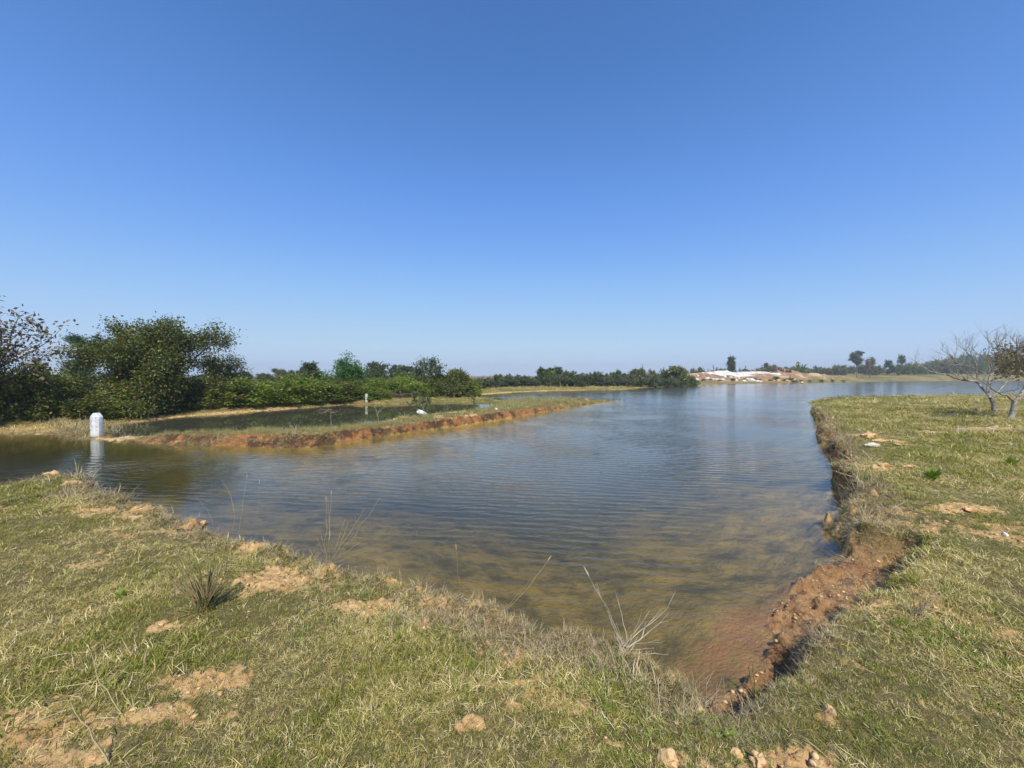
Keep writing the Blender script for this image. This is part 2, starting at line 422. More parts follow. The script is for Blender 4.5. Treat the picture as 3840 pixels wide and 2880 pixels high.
# ground
def ground_material():
    m, nt = newmat('ground_soil_and_turf'); b = NB(nt)
    tc = b.n('ShaderNodeTexCoord'); P = tc.outputs['Object']
    a1 = b.n('ShaderNodeAttribute', attribute_name='mask'); s1 = b.n('ShaderNodeSeparateColor'); b.l(a1.outputs['Color'], s1.inputs[0])
    a2 = b.n('ShaderNodeAttribute', attribute_name='mask2'); s2 = b.n('ShaderNodeSeparateColor'); b.l(a2.outputs['Color'], s2.inputs[0])
    bare, mud, cut = s1.outputs[0], s1.outputs[1], s1.outputs[2]
    bed, rock, fart = s2.outputs[0], s2.outputs[1], s2.outputs[2]
    n1 = b.noise(.45, 5, P); n2 = b.noise(5, 6, P, .7); n3 = b.noise(38, 4, P, .7); n4 = b.noise(1.6, 6, P, .65)
    turf = b.mix(b.ramp(n1, .36, .62), c4((.080, .085, .022)), c4((.155, .115, .040)))  # near turf darkened in its colour, standing for shade between the blades
    turf = b.mix(b.ramp(n3, .38, .62), turf, c4((.20, .150, .058)))
    turf = b.mix(b.ramp(n2, .42, .72), turf, c4((.070, .080, .020)))
    farc = b.mix(b.ramp(b.noise(.09, 6, P, .6), .38, .6), c4((.135, .130, .034)), c4((.250, .190, .070)))
    turf = b.mix(b.math('MULTIPLY', b.ramp(b.noise(150, 3, P, .8), .5, .6), .7), turf, c4((.33, .25, .115)))
    turf = b.mix(b.math('MULTIPLY', b.ramp(b.noise(90, 3, P, .8), .52, .66), .7), turf, c4((.045, .035, .014)))
    turf = b.mix(fart, turf, farc)
    soil = b.mix(b.ramp(n2, .3, .7), c4((.56, .335, .135)), c4((.70, .47, .22)))
    soil = b.mix(b.ramp(n3, .5, .75), soil, c4((.30, .155, .06)))
    col = b.mix(b.ramp(b.math('ADD', bare, b.math('MULTIPLY', b.math('SUBTRACT', n3, .5), 1.6)), .30, .62), turf, soil)
    red = b.mix(b.ramp(n2, .35, .65), c4((.230, .088, .028)), c4((.36, .175, .066)))
    red = b.mix(b.ramp(n4, .44, .56), red, c4((.085, .045, .022)))
    col = b.mix(b.ramp(b.math('ADD', cut, b.math('MULTIPLY', b.math('SUBTRACT', n2, .5), .6)), .35, .6), col, red)
    mudc = b.mix(b.ramp(n2, .3, .7), c4((.30, .150, .060)), c4((.45, .275, .130)))
    mudc = b.mix(b.ramp(n3, .52, .7), mudc, c4((.15, .070, .028)))
    col = b.mix(mud, col, mudc)
    # bed
    wv = b.n('ShaderNodeMapping'); b.l(P, wv.inputs[0]); wv.inputs['Scale'].default_value = (1.0, 1.6, 1.0)
    bedc = b.mix(b.ramp(b.noise(1.1, 6, P, .6, .1), .38, .62), c4((.58, .39, .115)), c4((.38, .27, .085)))
    bedc = b.mix(b.math('MULTIPLY', b.ramp(b.noise(1.8, 7, P, .65, .15), .44, .66), .72), bedc, c4((.10, .088, .030)))
    bedc = b.mix(b.math('MULTIPLY', b.ramp(b.noise(9, 6, P, .7, .1), .48, .66), .45), bedc, c4((.11, .085, .030)))
    bedc = b.mix(b.math('MULTIPLY', mud, b.ramp(b.noise(2.2, 6, P, .7), .62, .42)), bedc, c4((.46, .24, .105)))
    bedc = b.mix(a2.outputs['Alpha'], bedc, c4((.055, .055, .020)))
    col = b.mix(bed, col, bedc)
    # quarry spoil: white stone and orange earth
    nq = b.noise(.22, 6, P, .6); nq2 = b.noise(.9, 6, P, .7)
    sp = b.mix(b.ramp(nq2, .45, .6), c4((.36, .205, .10)), c4((.16, .11, .055)))
    sp = b.mix(b.ramp(nq, .53, .62), sp, c4((.46, .33, .20)))
    isr = b.ramp(rock, .15, .45)
    col = b.mix(isr, col, sp)
    wh = b.mix(b.ramp(nq2, .48, .62), c4((.70, .68, .64)), c4((.38, .34, .28)))
    col = b.mix(b.ramp(b.math('ADD', rock, b.math('MULTIPLY', b.math('SUBTRACT', nq, .5), .5)), .68, .78), col, wh)
    p = b.n('ShaderNodeBsdfPrincipled'); p.inputs['Specular IOR Level'].default_value = .2
    b.l(col, p.inputs['Base Color'])
    b.l(b.ramp(mud, 0, 1.6, True), p.inputs['Roughness'])
    bp = b.n('ShaderNodeBump'); bp.inputs['Strength'].default_value = .9; bp.inputs['Distance'].default_value = .045
    b.l(b.math('ADD', b.noise(24, 8, P, .7), b.math('MULTIPLY', n2, .8)), bp.inputs['Height']); b.l(bp.outputs[0], p.inputs['Normal'])
    o = b.n('ShaderNodeOutputMaterial'); b.l(p.outputs[0], o.inputs[0])
    return m

def water_material():
    m, nt = newmat('lake_water'); b = NB(nt)
    tc = b.n('ShaderNodeTexCoord'); P = tc.outputs['Object']
    # wind waves: crests run across the view, slightly turned; quiet water in the lee of the trees
    def wave(rot, sc, dist, dsc, prof='SIN'):
        mp = b.n('ShaderNodeMapping'); b.l(P, mp.inputs[0]); mp.inputs['Rotation'].default_value = (0, 0, rot)
        wv = b.n('ShaderNodeTexWave'); wv.wave_type = 'BANDS'; wv.bands_direction = 'Y'; wv.wave_profile = prof
        b.l(mp.outputs[0], wv.inputs[0]); wv.inputs['Scale'].default_value = sc; wv.inputs['Distortion'].default_value = dist
        wv.inputs['Detail'].default_value = 3; wv.inputs['Detail Scale'].default_value = dsc; wv.inputs['Detail Roughness'].default_value = .6
        return wv.outputs['Fac']
    w1 = wave(.20, 1.5, 6.0, .5); w2 = wave(.02, 2.3, 8.0, .6); w3 = wave(.38, 4.6, 9.0, .8)
    st = b.n('ShaderNodeMapping'); b.l(P, st.inputs[0]); st.inputs['Rotation'].default_value = (0, 0, .15); st.inputs['Scale'].default_value = (1.0, 3.0, 1.0)
    nz = b.noise(3.2, 5, st.outputs[0], .6)
    h = b.math('ADD', b.math('ADD', b.math('MULTIPLY', w1, .75), b.math('MULTIPLY', w2, .45)), b.math('ADD', b.math('MULTIPLY', w3, .18), b.math('MULTIPLY', nz, .9)))
    at_ = b.n('ShaderNodeAttribute', attribute_name='calm')
    h = b.math('MULTIPLY', h, at_.outputs['Fac'])
    h = b.math('MULTIPLY', h, b.math('ADD', b.math('MULTIPLY', b.ramp(b.noise(.28, 3, P), .35, .65), 1.0), .45))
    bp = b.n('ShaderNodeBump'); bp.inputs['Strength'].default_value = 1.0; bp.inputs['Distance'].default_value = .0058
    b.l(h, bp.inputs['Height'])
    fr = b.n('ShaderNodeFresnel'); fr.inputs['IOR'].default_value = 1.333; b.l(bp.outputs[0], fr.inputs['Normal'])
    gl = b.n('ShaderNodeBsdfGlossy'); rg = b.n('ShaderNodeAttribute', attribute_name='rough'); b.l(rg.outputs['Fac'], gl.inputs['Roughness']); b.l(bp.outputs[0], gl.inputs['Normal'])
    gl.inputs['Color'].default_value = (.97, .97, .97, 1)
    tr = b.n('ShaderNodeBsdfTransparent'); tr.inputs['Color'].default_value = (.93, .94, .88, 1)
    df = b.n('ShaderNodeBsdfDiffuse'); df.inputs['Color'].default_value = (.270, .265, .205, 1)     # suspended silt, its colour also paled to imitate the reflected horizon
    m1 = b.n('ShaderNodeMixShader'); sa = b.n('ShaderNodeAttribute', attribute_name='silt'); b.l(sa.outputs['Fac'], m1.inputs[0])
    b.l(tr.outputs[0], m1.inputs[1]); b.l(df.outputs[0], m1.inputs[2])
    m2 = b.n('ShaderNodeMixShader'); b.l(fr.outputs[0], m2.inputs[0]); b.l(m1.outputs[0], m2.inputs[1]); b.l(gl.outputs[0], m2.inputs[2])
    va = b.n('ShaderNodeVolumeAbsorption'); va.inputs['Color'].default_value = (.50, .52, .22, 1); va.inputs['Density'].default_value = .55
    o = b.n('ShaderNodeOutputMaterial'); b.l(m2.outputs[0], o.inputs[0]); b.l(va.outputs[0], o.inputs['Volume'])
    return m

# ------------------------------------------------------------------ ground
def build_ground():
    rr = [0.05, .4, .8, 1.1]
    r = 1.25
    while r < 900:
        rr.append(r)
        if r < 3: d = .010
        elif r < 9: d = .010 + (r - 3) * .004
        elif r < 16: d = .036 + (r - 9) * .004
        elif r < 40: d = .07 + (r - 16) * .012
        else: d = r * .011
        r += d
    rr = np.array(rr)
    fine = np.radians(np.arange(-60, 60.001, .19))
    fa = np.concatenate([np.radians(np.arange(-180, -60, 4.0)), fine, np.radians(np.arange(60.5, 180, 4.0))])
    nr, na = len(rr), len(fa)
    R, A = np.meshgrid(rr, fa, indexing='ij')
    pts = np.stack([R * np.sin(A), R * np.cos(A)], -1).reshape(-1, 2)
    z, land, bare, mud, q = terrain(pts)
    V = np.column_stack([pts, z])
    i = np.arange(nr - 1)[:, None] * na; j = np.arange(na)[None]; j2 = (j + 1) % na
    Q = np.stack([i + j, i + na + j, i + na + j2, i + j2], -1).reshape(-1, 4)
    me = mesh_from('ground', V, Q, [(0, 0, 0)][:0] or None, smooth=True)
    x, y = pts[:, 0], pts[:, 1]; rad = np.hypot(x, y)
    sc_ = at(1000, 1672, ZW); spit = bump2(x, y, sc_[0], sc_[1], 5.5, 2.2)
    cut = sstep(-.02, .02, land) * np.maximum(sstep(.22, .10, land), spit * sstep(.48, .34, land)) * sstep(38, 26, rad)
    nearb = sstep(9, 7, rad) * (1 - mud); bare = np.maximum(bare, cut * nearb * .8); cut = cut * (1 - nearb)
    bed = (land < 0.01).astype(float)
    deep = .85 * sstep(1.6, 5, -land)
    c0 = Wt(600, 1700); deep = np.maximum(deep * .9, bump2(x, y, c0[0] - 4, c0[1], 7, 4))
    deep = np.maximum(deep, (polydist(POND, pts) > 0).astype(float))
    rock = .5 * sstep(.05, .3, q)
    wh = np.maximum.reduce([bump2(x, y, 68, 117, 14, 6), bump2(x, y, 80, 121, 12, 4.5), .85 * bump2(x, y, 57, 105, 7, 3)])
    for (px, py, sx, sy) in ((2330, 1458, 5, 1.2), (2200, 1461, 5, .8), (2440, 1455, 3, .8), (2310, 1447, 1.2, 1)):
        cw = at(px, py, ZW + .15); wh = np.maximum(wh, .95 * bump2(x, y, cw[0], cw[1], sx, sy))
    wh = wh * (land > .05)
    rock = np.maximum(rock, wh * 1.0)
    sand = sstep(2.2, .4, land) * sstep(30, 42, rad) * sstep(70, 50, rad) * (land > 0)
    bare = np.maximum(bare, sand * .7)
    c = at(430, 1648, ZW); tan = bump2(x, y, c[0], c[1], 1.0, .5) * (land > 0)
    c = at(90, 1615, ZW); tan = np.maximum(tan, .5 * bump2(x, y, c[0], c[1], 4.5, 1.3) * (land > 0))
    c = at(850, 1553, ZW); tan = np.maximum(tan, .8 * sstep(.9, .2, land) * bump2(x, y, c[0], c[1], 9, 5) * (land > 0))
    bare = np.maximum(bare, tan); cut = cut * (1 - sstep(.1, .4, tan)) 
    fart = sstep(22, 36, rad)
    m1 = np.column_stack([bare, mud, cut, np.ones_like(x)]).astype(np.float32)
    m2 = np.column_stack([bed, rock, fart, deep]).astype(np.float32)
    for nm, m in (('mask', m1), ('mask2', m2)):
        a = me.color_attributes.new(nm, 'FLOAT_COLOR', 'POINT'); a.data.foreach_set('color', m.ravel())
    return tag(obj('ground', me, ground_material()), 'grassy red-earth ground with the lake bed and cut banks', None, kind='structure')
build_ground()

def build_water():
    m = water_material()
    rr = np.concatenate([[0.5, 1.5], np.geomspace(2, 60, 150), np.geomspace(65, 700, 20)])
    aa = np.radians(np.linspace(-180, 180, 181)[:-1])
    R, A = np.meshgrid(rr, aa, indexing='ij'); na = len(aa); nr = len(rr)
    pts = np.stack([R * np.sin(A), R * np.cos(A)], -1).reshape(-1, 2)
    n = len(pts)
    top = np.column_stack([pts, np.full(n, ZW)])
    V = [top, top[(nr - 1) * na:] + (0, 0, -3.0), [[0, 0, ZW], [0, 0, ZW - 3]]]
    i = np.arange(nr - 1)[:, None] * na; j = np.arange(na)[None]; j2 = (j + 1) % na
    Q = np.stack([i + j2, i + na + j2, i + na + j, i + j], -1).reshape(-1, 4)[:, ::-1]
    jj = np.arange(na); k2 = (jj + 1) % na; last = (nr - 1) * na
    side = np.stack([last + jj, n + jj, n + k2, last + k2], -1)
    T = [np.stack([np.full(na, n + na), jj, k2], -1), np.stack([np.full(na, n + na + 1), n + k2, n + jj], -1)]
    me = mesh_from('water', np.concatenate([np.asarray(v, float) for v in V]), np.concatenate([Q[:, ::-1], side]), np.concatenate(T))
    VV = np.concatenate([np.asarray(v, float) for v in V])
    x, y = VV[:, 0], VV[:, 1]
    calm = np.ones(len(VV))
    calm *= 1 - .97 * (polydist(POND, VV[:, :2]) > -.6)
    c = Wt(200, 1690); calm *= 1 - .72 * bump2(x, y, c[0] - 2, c[1] + .5, 6.0, 3.2)
    c = Wt(1700, 1490); calm *= 1 - .9 * bump2(x, y, c[0] - 4, c[1] + 2, 7, 7)
    calm *= 1 - .5 * sstep(2.6, 5.5, -y + 8) * 0
    calm = calm * (1 - .72 * sstep(10, 42, np.hypot(x, y)))
    # near bank lies quiet
    dn = polydist(SHORE, VV[:, :2])
    calm *= .35 + .65 * sstep(.1, 2.2, dn)
    a = me.attributes.new('calm', 'FLOAT', 'POINT'); a.data.foreach_set('value', calm.astype(np.float32))
    rough = .02 + .13 * sstep(7, 34, np.hypot(x, y)) * sstep(.2, .75, calm + .25)
    rough = np.where(polydist(POND, VV[:, :2]) > -.6, .03, rough)
    silt = .04 + .33 * sstep(.8, 4.5, dn)
    silt = np.where(polydist(POND, VV[:, :2]) > -.3, .16, silt)
    cs = Wt(300, 1720); silt = silt * (1 - .6 * bump2(x, y, cs[0] - 2, cs[1], 6, 3))
    a = me.attributes.new('silt', 'FLOAT', 'POINT'); a.data.foreach_set('value', silt.astype(np.float32))
    a = me.attributes.new('rough', 'FLOAT', 'POINT'); a.data.foreach_set('value', rough.astype(np.float32))
    tag(obj('water', me, m), 'rippled lake and pond water, clear and brown at the near bank', None, kind='structure')
build_water()

# ------------------------------------------------------------------ grass
def blades(g, n, lmin, lmax, spread, lean, w, curl=.5, r=None):
    r = r or rng
    for _ in range(n):
        a = r.uniform(0, 2 * math.pi); L = r.uniform(lmin, lmax)
        p0 = np.array((r.normal() * spread, r.normal() * spread, -.004))
        ln = np.clip(r.normal(lean, .25), .05, 1.45)
        d = np.array((math.cos(a) * math.sin(ln), math.sin(a) * math.sin(ln), math.cos(ln)))
        b = a + r.normal() * .8
        dd = np.array((math.cos(b), math.sin(b), -.25)) * curl * r.uniform(.3, 1)
        p1 = p0 + d * L * .5; p2 = p1 + (d + dd * .7) / np.linalg.norm(d + dd * .7) * L * .5
        s = np.array((-math.sin(a), math.cos(a), r.normal() * .3)); s /= np.linalg.norm(s)
        g.add([p0 - s * w * .4, p0 + s * w * .4, p1 + s * w * .5, p1 - s * w * .5, p2], [(0, 1, 2, 3)], [(3, 2, 4)])
def tuft(kind, i, far):
    g = Geo(); r = np.random.default_rng(100 + i)
    k = 1.0 if not far else 2.0
    if kind == 'short': blades(g, 11, .018, .045, .012 * k, .75, .0028 * k, .6, r)
    elif kind == 'mixed': blades(g, 12, .02, .055, .014 * k, .95, .0024 * k, .7, r)
    elif kind == 'straw': blades(g, 13, .018, .052, .018 * k, 1.15, .0019 * k, .5, r)
    elif kind == 'lush': blades(g, 10, .018, .045, .014 * k, .85, .0042 * k, .6, r)
    elif kind == 'dry': blades(g, 14, .035, .10, .02 * k, 1.0, .0019 * k, .9, r)
    elif kind == 'litter': blades(g, 7, .035, .10, .03 * k, 1.42, .0018 * k, .35, r)
    elif kind == 'tall': blades(g, 14, .08, .2, .03 * k, .45, .0030 * k, .5, r)
    return g
G_SHORT = leaf_mat('turf_green', (.112, .160, .018), (.262, .258, .040), None, .3)
G_MIX = leaf_mat('turf_olive', (.190, .195, .028), (.420, .345, .092), None, .3)
G_STRAW = leaf_mat('turf_straw', (.410, .315, .112), (.650, .525, .220), (.78, .67, .38), .25)
G_LUSH = leaf_mat('turf_fresh', (.120, .200, .026), (.230, .280, .045), None, .4)
G_DRY = leaf_mat('turf_dry_grey', (.300, .230, .110), (.52, .42, .24), (.13, .09, .04), .15)
G_TALL = leaf_mat('bank_grass', (.170, .190, .045), (.340, .300, .110), (.42, .34, .17), .25)
TUFTS = []
hidden = bpy.data.collections.new('tufts')            # only a library for the grass, not in the scene
for kk, (kd, mt) in enumerate((('short', G_SHORT), ('mixed', G_MIX), ('straw', G_STRAW), ('lush', G_LUSH), ('dry', G_DRY), ('tall', G_TALL), ('litter', G_STRAW))):
    for v in range(3):
        me = tuft(kd, kk * 3 + v, False).mesh('tuft')
        me.materials.append(mt)
        o = bpy.data.objects.new('t%02d' % (kk * 3 + v), me); hidden.objects.link(o)
def scatter(name, pts, rots, scl, idx, label, cat):
    me = bpy.data.meshes.new(name)
    me.vertices.add(len(pts)); me.vertices.foreach_set('co', np.asarray(pts, np.float32).ravel())
    a = me.attributes.new('rot', 'FLOAT_VECTOR', 'POINT'); a.data.foreach_set('vector', np.asarray(rots, np.float32).ravel())
    a = me.attributes.new('scl', 'FLOAT', 'POINT'); a.data.foreach_set('value', np.asarray(scl, np.float32))
    a = me.attributes.new('idx', 'INT', 'POINT'); a.data.foreach_set('value', np.asarray(idx, np.int32))
    o = obj(name, me)
    ng = bpy.data.node_groups.new(name, 'GeometryNodeTree')
    ng.interface.new_socket('Geometry', in_out='INPUT', socket_type='NodeSocketGeometry')
    ng.interface.new_socket('Geometry', in_out='OUTPUT', socket_type='NodeSocketGeometry')
    N = ng.nodes; L = ng.links
    gi = N.new('NodeGroupInput'); go = N.new('NodeGroupOutput')
    ci = N.new('GeometryNodeCollectionInfo'); ci.inputs[0].default_value = hidden
    ci.inputs['Separate Children'].default_value = True; ci.inputs['Reset Children'].default_value = True
    ip = N.new('GeometryNodeInstanceOnPoints'); ip.inputs['Pick Instance'].default_value = True
    def at_(nm, t):
        nd = N.new('GeometryNodeInputNamedAttribute'); nd.data_type = t; nd.inputs[0].default_value = nm
        return nd.outputs[0]
    L.new(gi.outputs[0], ip.inputs['Points']); L.new(ci.outputs[0], ip.inputs['Instance'])
    L.new(at_('idx', 'INT'), ip.inputs['Instance Index'])
    er = N.new('FunctionNodeEulerToRotation'); L.new(at_('rot', 'FLOAT_VECTOR'), er.inputs[0]); L.new(er.outputs[0], ip.inputs['Rotation'])
    L.new(at_('scl', 'FLOAT'), ip.inputs['Scale']); L.new(ip.outputs[0], go.inputs[0])
    md = o.modifiers.new('scatter', 'NODES'); md.node_group = ng
    return tag(o, label, cat, kind='stuff')

def build_grass():
    P, R, SCL, IDX = [], [], [], []
    lush_c = [(2450, 2560, .5), (2560, 2640, .4), (3500, 2480, .6), (2100, 2480, .35), (3450, 2600, .5), (1560, 2120, .25), (1650, 2260, .3), (1200, 2300, .35), (3300, 1830, .6), (2700, 2800, .2)]
    for (r0, r1, dens, size) in ((1.2, 2.6, 4900, .78), (2.6, 4.5, 3000, .86), (4.5, 8, 1300, 1.12), (8, 14, 420, 1.8), (14, 30, 75, 3.3), (30, 62, 9, 5.5)):
        half = math.radians(60)
        n = int(dens * half * (r1 * r1 - r0 * r0))
        rr = np.sqrt(rng.uniform(r0 * r0, r1 * r1, n)); aa = rng.uniform(-half, half, n)
        pts = np.stack([rr * np.sin(aa), rr * np.cos(aa)], 1)
        z, land, bare, mud, q = terrain(pts)
        x, y = pts[:, 0], pts[:, 1]
        ps = at(1100, 1640, ZW); psp = at(2000, 1540, ZW)
        onspit = np.maximum(bump2(x, y, ps[0], ps[1] + .6, 7, 1.8), bump2(x, y, psp[0], psp[1], 6, 5.5))
        keep = (land > .03) & (rng.random(n) > bare * .88 + mud * (land < 2) * .93) & (q < .25)
        tp = at(430, 1648, ZW); keep &= rng.random(n) > .95 * bump2(x, y, tp[0], tp[1], 1.1, .5)
        tp = at(90, 1615, ZW); keep &= rng.random(n) > .4 * bump2(x, y, tp[0], tp[1], 4.5, 1.3)
        cutf = (land < np.where(onspit > .5, .34, .15)) & (rng.random(n) < np.where(onspit > .2, .86, .12)) & (rr < 30)
        keep &= ~cutf
        keep &= rng.random(n) > .14 * sstep(-.02, .16, fbm(x * 2.3, y * 2.3, 4, 41))
        pts, z, land, bare, onspit = pts[keep], z[keep], land[keep], bare[keep], onspit[keep]; x, y = pts[:, 0], pts[:, 1]; n = len(pts); rr = rr[keep]
        green = fbm(x * .7, y * .7, 4, 51) * 2.0 + fbm(x * 3, y * 3, 3, 52) * .9
        lush = np.zeros(n)
        for (px, py, sz) in lush_c:
            c = at(px, py, 0); lush = np.maximum(lush, bump2(x, y, c[0], c[1], sz, sz))
        lush = lush * sstep(-.08, .1, fbm(x * 5, y * 5, 3, 53))
        u = rng.random(n)
        pg = np.clip(.25 + green * 1.05, .03, .80)
        k = np.where(u < pg, 0, np.where(u < pg + (1 - pg) * .42, 1, 2))
        k = np.where(rng.random(n) < lush * .5, 3, k)
        edge = sstep(.6, .1, land) * (rr < 26) * (1 - .55 * (onspit > .3))
        k = np.where(rng.random(n) < edge * (.35 + .6 * sstep(-.1, .15, fbm(x * 1.1, y * 1.1, 3, 54))), 4, k)
        k = np.where((rng.random(n) < .05 + .10 * sstep(0, .2, fbm(x * 1.9, y * 1.9, 3, 57))) & (rr < 14), 6, k)
        k = np.where((onspit > .35) & (rng.random(n) < .7), 5, k)
        s = size * rng.uniform(.5, 1.3, n) * (.80 + .6 * sstep(-.2, .3, fbm(x * 1.5, y * 1.5, 3, 55))) * (1 + .5 * (rng.random(n) < .06))
        s = np.where((k == 5), s / size * np.clip(rr / 12, .6, 1.9) * .75, s)
        s = np.where((k == 4), s / size * np.clip(rr / 5, .85, 2.2), s)
        P.append(np.column_stack([pts, z - .002])); SCL.append(s)
        R.append(np.column_stack([rng.normal(size=n) * .18, rng.normal(size=n) * .18, rng.uniform(0, 6.28, n)]))
        IDX.append(k * 3 + rng.integers(0, 3, n))
    # sward and dead grass hanging over the cut edges
    n = 900000
    rr = np.sqrt(rng.uniform(1.5, 27.0 ** 2, n) * rng.random(n) ** .7); aa = rng.uniform(-1.0, 1.0, n)
    pts = np.stack([rr * np.sin(aa), rr * np.cos(aa)], 1)
    dq = np.abs(polydist(SHORE, pts)); pts = pts[dq < .6]; rr = rr[dq < .6]; n = len(pts)
    z, land, bare, mud, q = terrain(pts); x, y = pts[:, 0], pts[:, 1]
    ps = at(1100, 1640, ZW); psp = at(2000, 1540, ZW)
    onspit = np.maximum(bump2(x, y, ps[0], ps[1] + .6, 9, 2.4), bump2(x, y, psp[0], psp[1], 6, 5.5))
    c = at(1100, 1680, ZW); fs = (y > c[1] - 2.2) & (x < 2)
    zt = ground_zs(pts * (1 + .001)); e = .05
    gx = (terrain(pts + (e, 0))[1] - land) / e; gy = (terrain(pts + (0, e))[1] - land) / e
    gl_ = np.hypot(gx, gy) + 1e-6; gx, gy = -gx / gl_, -gy / gl_
    clot = sstep(-.22, .12, fbm(x * 1.7, y * 1.7, 3, 61))
    keep = (land > .0) & (land < .24) & (rng.random(n) < np.where(fs, .22, np.where(x > 1.2, .65, .32)) * clot) & (mud < .4)
    pts, z, land, gx, gy, rr = pts[keep], z[keep], land[keep], gx[keep], gy[keep], rr[keep]; n = len(pts)
    tilt = rng.uniform(.3, 1.25, n)
    # rotate about the horizontal axis square to the way down
    R2 = np.column_stack([-gy * tilt, gx * tilt, rng.normal(size=n) * .5])
    P.append(np.column_stack([pts, z])); SCL.append(np.clip(rr / 11, .6, 1.25) * rng.uniform(.6, 1.4, n)); R.append(R2)
    IDX.append(np.where(rng.random(n) < .8, 4, 1) * 3 + rng.integers(0, 3, n))
    print('edge tufts', n)
    P = np.concatenate(P); print('grass tufts', len(P))
    scatter('grass', P, np.concatenate(R), np.concatenate(SCL), np.concatenate(IDX), 'short grazed turf, green and straw coloured, over the banks', 'grass')
build_grass()

# ------------------------------------------------------------------ trees
BARK = simple_mat('bark_grey', (.20, .165, .125), (.105, .085, .065), 9, .9, .6, 25)
BARK_D = simple_mat('bark_dark', (.10, .08, .06), (.055, .045, .035), 9, .9, .6, 25)
BARK_P = simple_mat('bark_pale', (.42, .38, .31), (.27, .23, .18), 9, .9, .4, 25)
TWIG_W = simple_mat('dead_twig_white', (.56, .50, .39), (.34, .28, .20), 14, .85, .2, 40)
TWIG_B = simple_mat('dead_twig_brown', (.27, .21, .14), (.15, .11, .07), 14, .85, .2, 40)
STRAWM = simple_mat('straw_stem', (.46, .37, .20), (.33, .26, .13), 18, .7, .1, 60)
STEM_G = simple_mat('green_brown_stem', (.16, .15, .06), (.24, .17, .08), 18, .7, .1, 60)
L_DARK = leaf_mat('leaf_dark_olive', (.062, .096, .018), (.125, .148, .032), (.24, .17, .035), .35, .45, .4)
L_BRIGHT = leaf_mat('leaf_bright_green', (.105, .172, .022), (.195, .245, .036), (.25, .24, .05), .4)
L_MID = leaf_mat('leaf_mid_green', (.088, .136, .020), (.168, .195, .038), (.22, .17, .05), .35)
L_EUC = leaf_mat('leaf_grey_green', (.060, .088, .034), (.110, .135, .055), None, .35)
L_BLUE = leaf_mat('leaf_blue_green', (.036, .082, .034), (.070, .125, .052), None, .3)
L_FEATH = leaf_mat('leaf_feathery_green', (.055, .130, .030), (.100, .190, .050), None, .4)
L_PURP = leaf_mat('leaf_brown_purple', (.095, .060, .042), (.160, .115, .065), (.20, .19, .07), .25, .5, .4)
L_OLB = leaf_mat('leaf_olive_brown', (.085, .075, .030), (.150, .125, .055), (.24, .19, .10), .25)
L_BROWN = leaf_mat('leaf_dry_brown', (.14, .095, .055), (.22, .16, .09), None, .2)

def grow(g, tips, p, d, L, rad, lvl, maxl, r, wob=.25, up=.05, kids=(3, 5), ratio=.62, ang=.7, k=5, start=.3):
    n = 5 if lvl < 2 else 4
    pts = [np.array(p, float)]; d = np.array(d, float)
    for i in range(n):
        d = d + r.normal(size=3) * wob * .5 + np.array((0, 0, up)); d /= np.linalg.norm(d)
        pts.append(pts[-1] + d * L / n)
    pts = np.array(pts)
    end = rad * (.45 if lvl < maxl else .25)
    g.tube(pts, np.linspace(rad, end, n + 1), max(3, k - lvl))
    if lvl >= maxl:
        for q in pts[1:]: tips.append(q)
        return
    m = r.integers(kids[0], kids[1] + 1)
    for i in range(m):
        t = start + (1 - start) * (i + r.random()) / m
        f = min(t * n, n - 1e-3); j = int(f); q = pts[j] * (1 - (f - j)) + pts[j + 1] * (f - j)
        dir0 = pts[j + 1] - pts[j]; dir0 /= np.linalg.norm(dir0)
        s = np.cross(dir0, r.normal(size=3)); s /= np.linalg.norm(s) + 1e-9
        a = ang * r.uniform(.7, 1.3)
        nd = dir0 * math.cos(a) + s * math.sin(a)
        grow(g, tips, q, nd, L * ratio * r.uniform(.75, 1.2) * (1.15 - .35 * t), rad * (1 - .55 * t) * .62, lvl + 1, maxl, r, wob, up, kids, ratio, ang, k, start)
    if lvl > 0:
        grow(g, tips, pts[-1], d, L * ratio * .8, end, lvl + 1, maxl, r, wob, up, kids, ratio, ang, k, start)

def fit(gw, gc, h, w, dpt=None):
    """scale trunk and crown to height and width"""
    A = np.concatenate((gw.V if gw.V else []) + (gc.V if gc.V else []))
    lo = np.percentile(A, .4, axis=0); hi = np.percentile(A, 99.6, axis=0)
    sx = w / (hi[0] - lo[0]); sy = (dpt or w) / (hi[1] - lo[1]); sz = h / hi[2]
    c = np.array(((lo[0] + hi[0]) / 2, (lo[1] + hi[1]) / 2, 0))
    for g in (gw, gc):
        g.V = [(v - c * (v[:, 2:3] / hi[2]).clip(0, 1)) * (sx, sy, sz) for v in g.V]

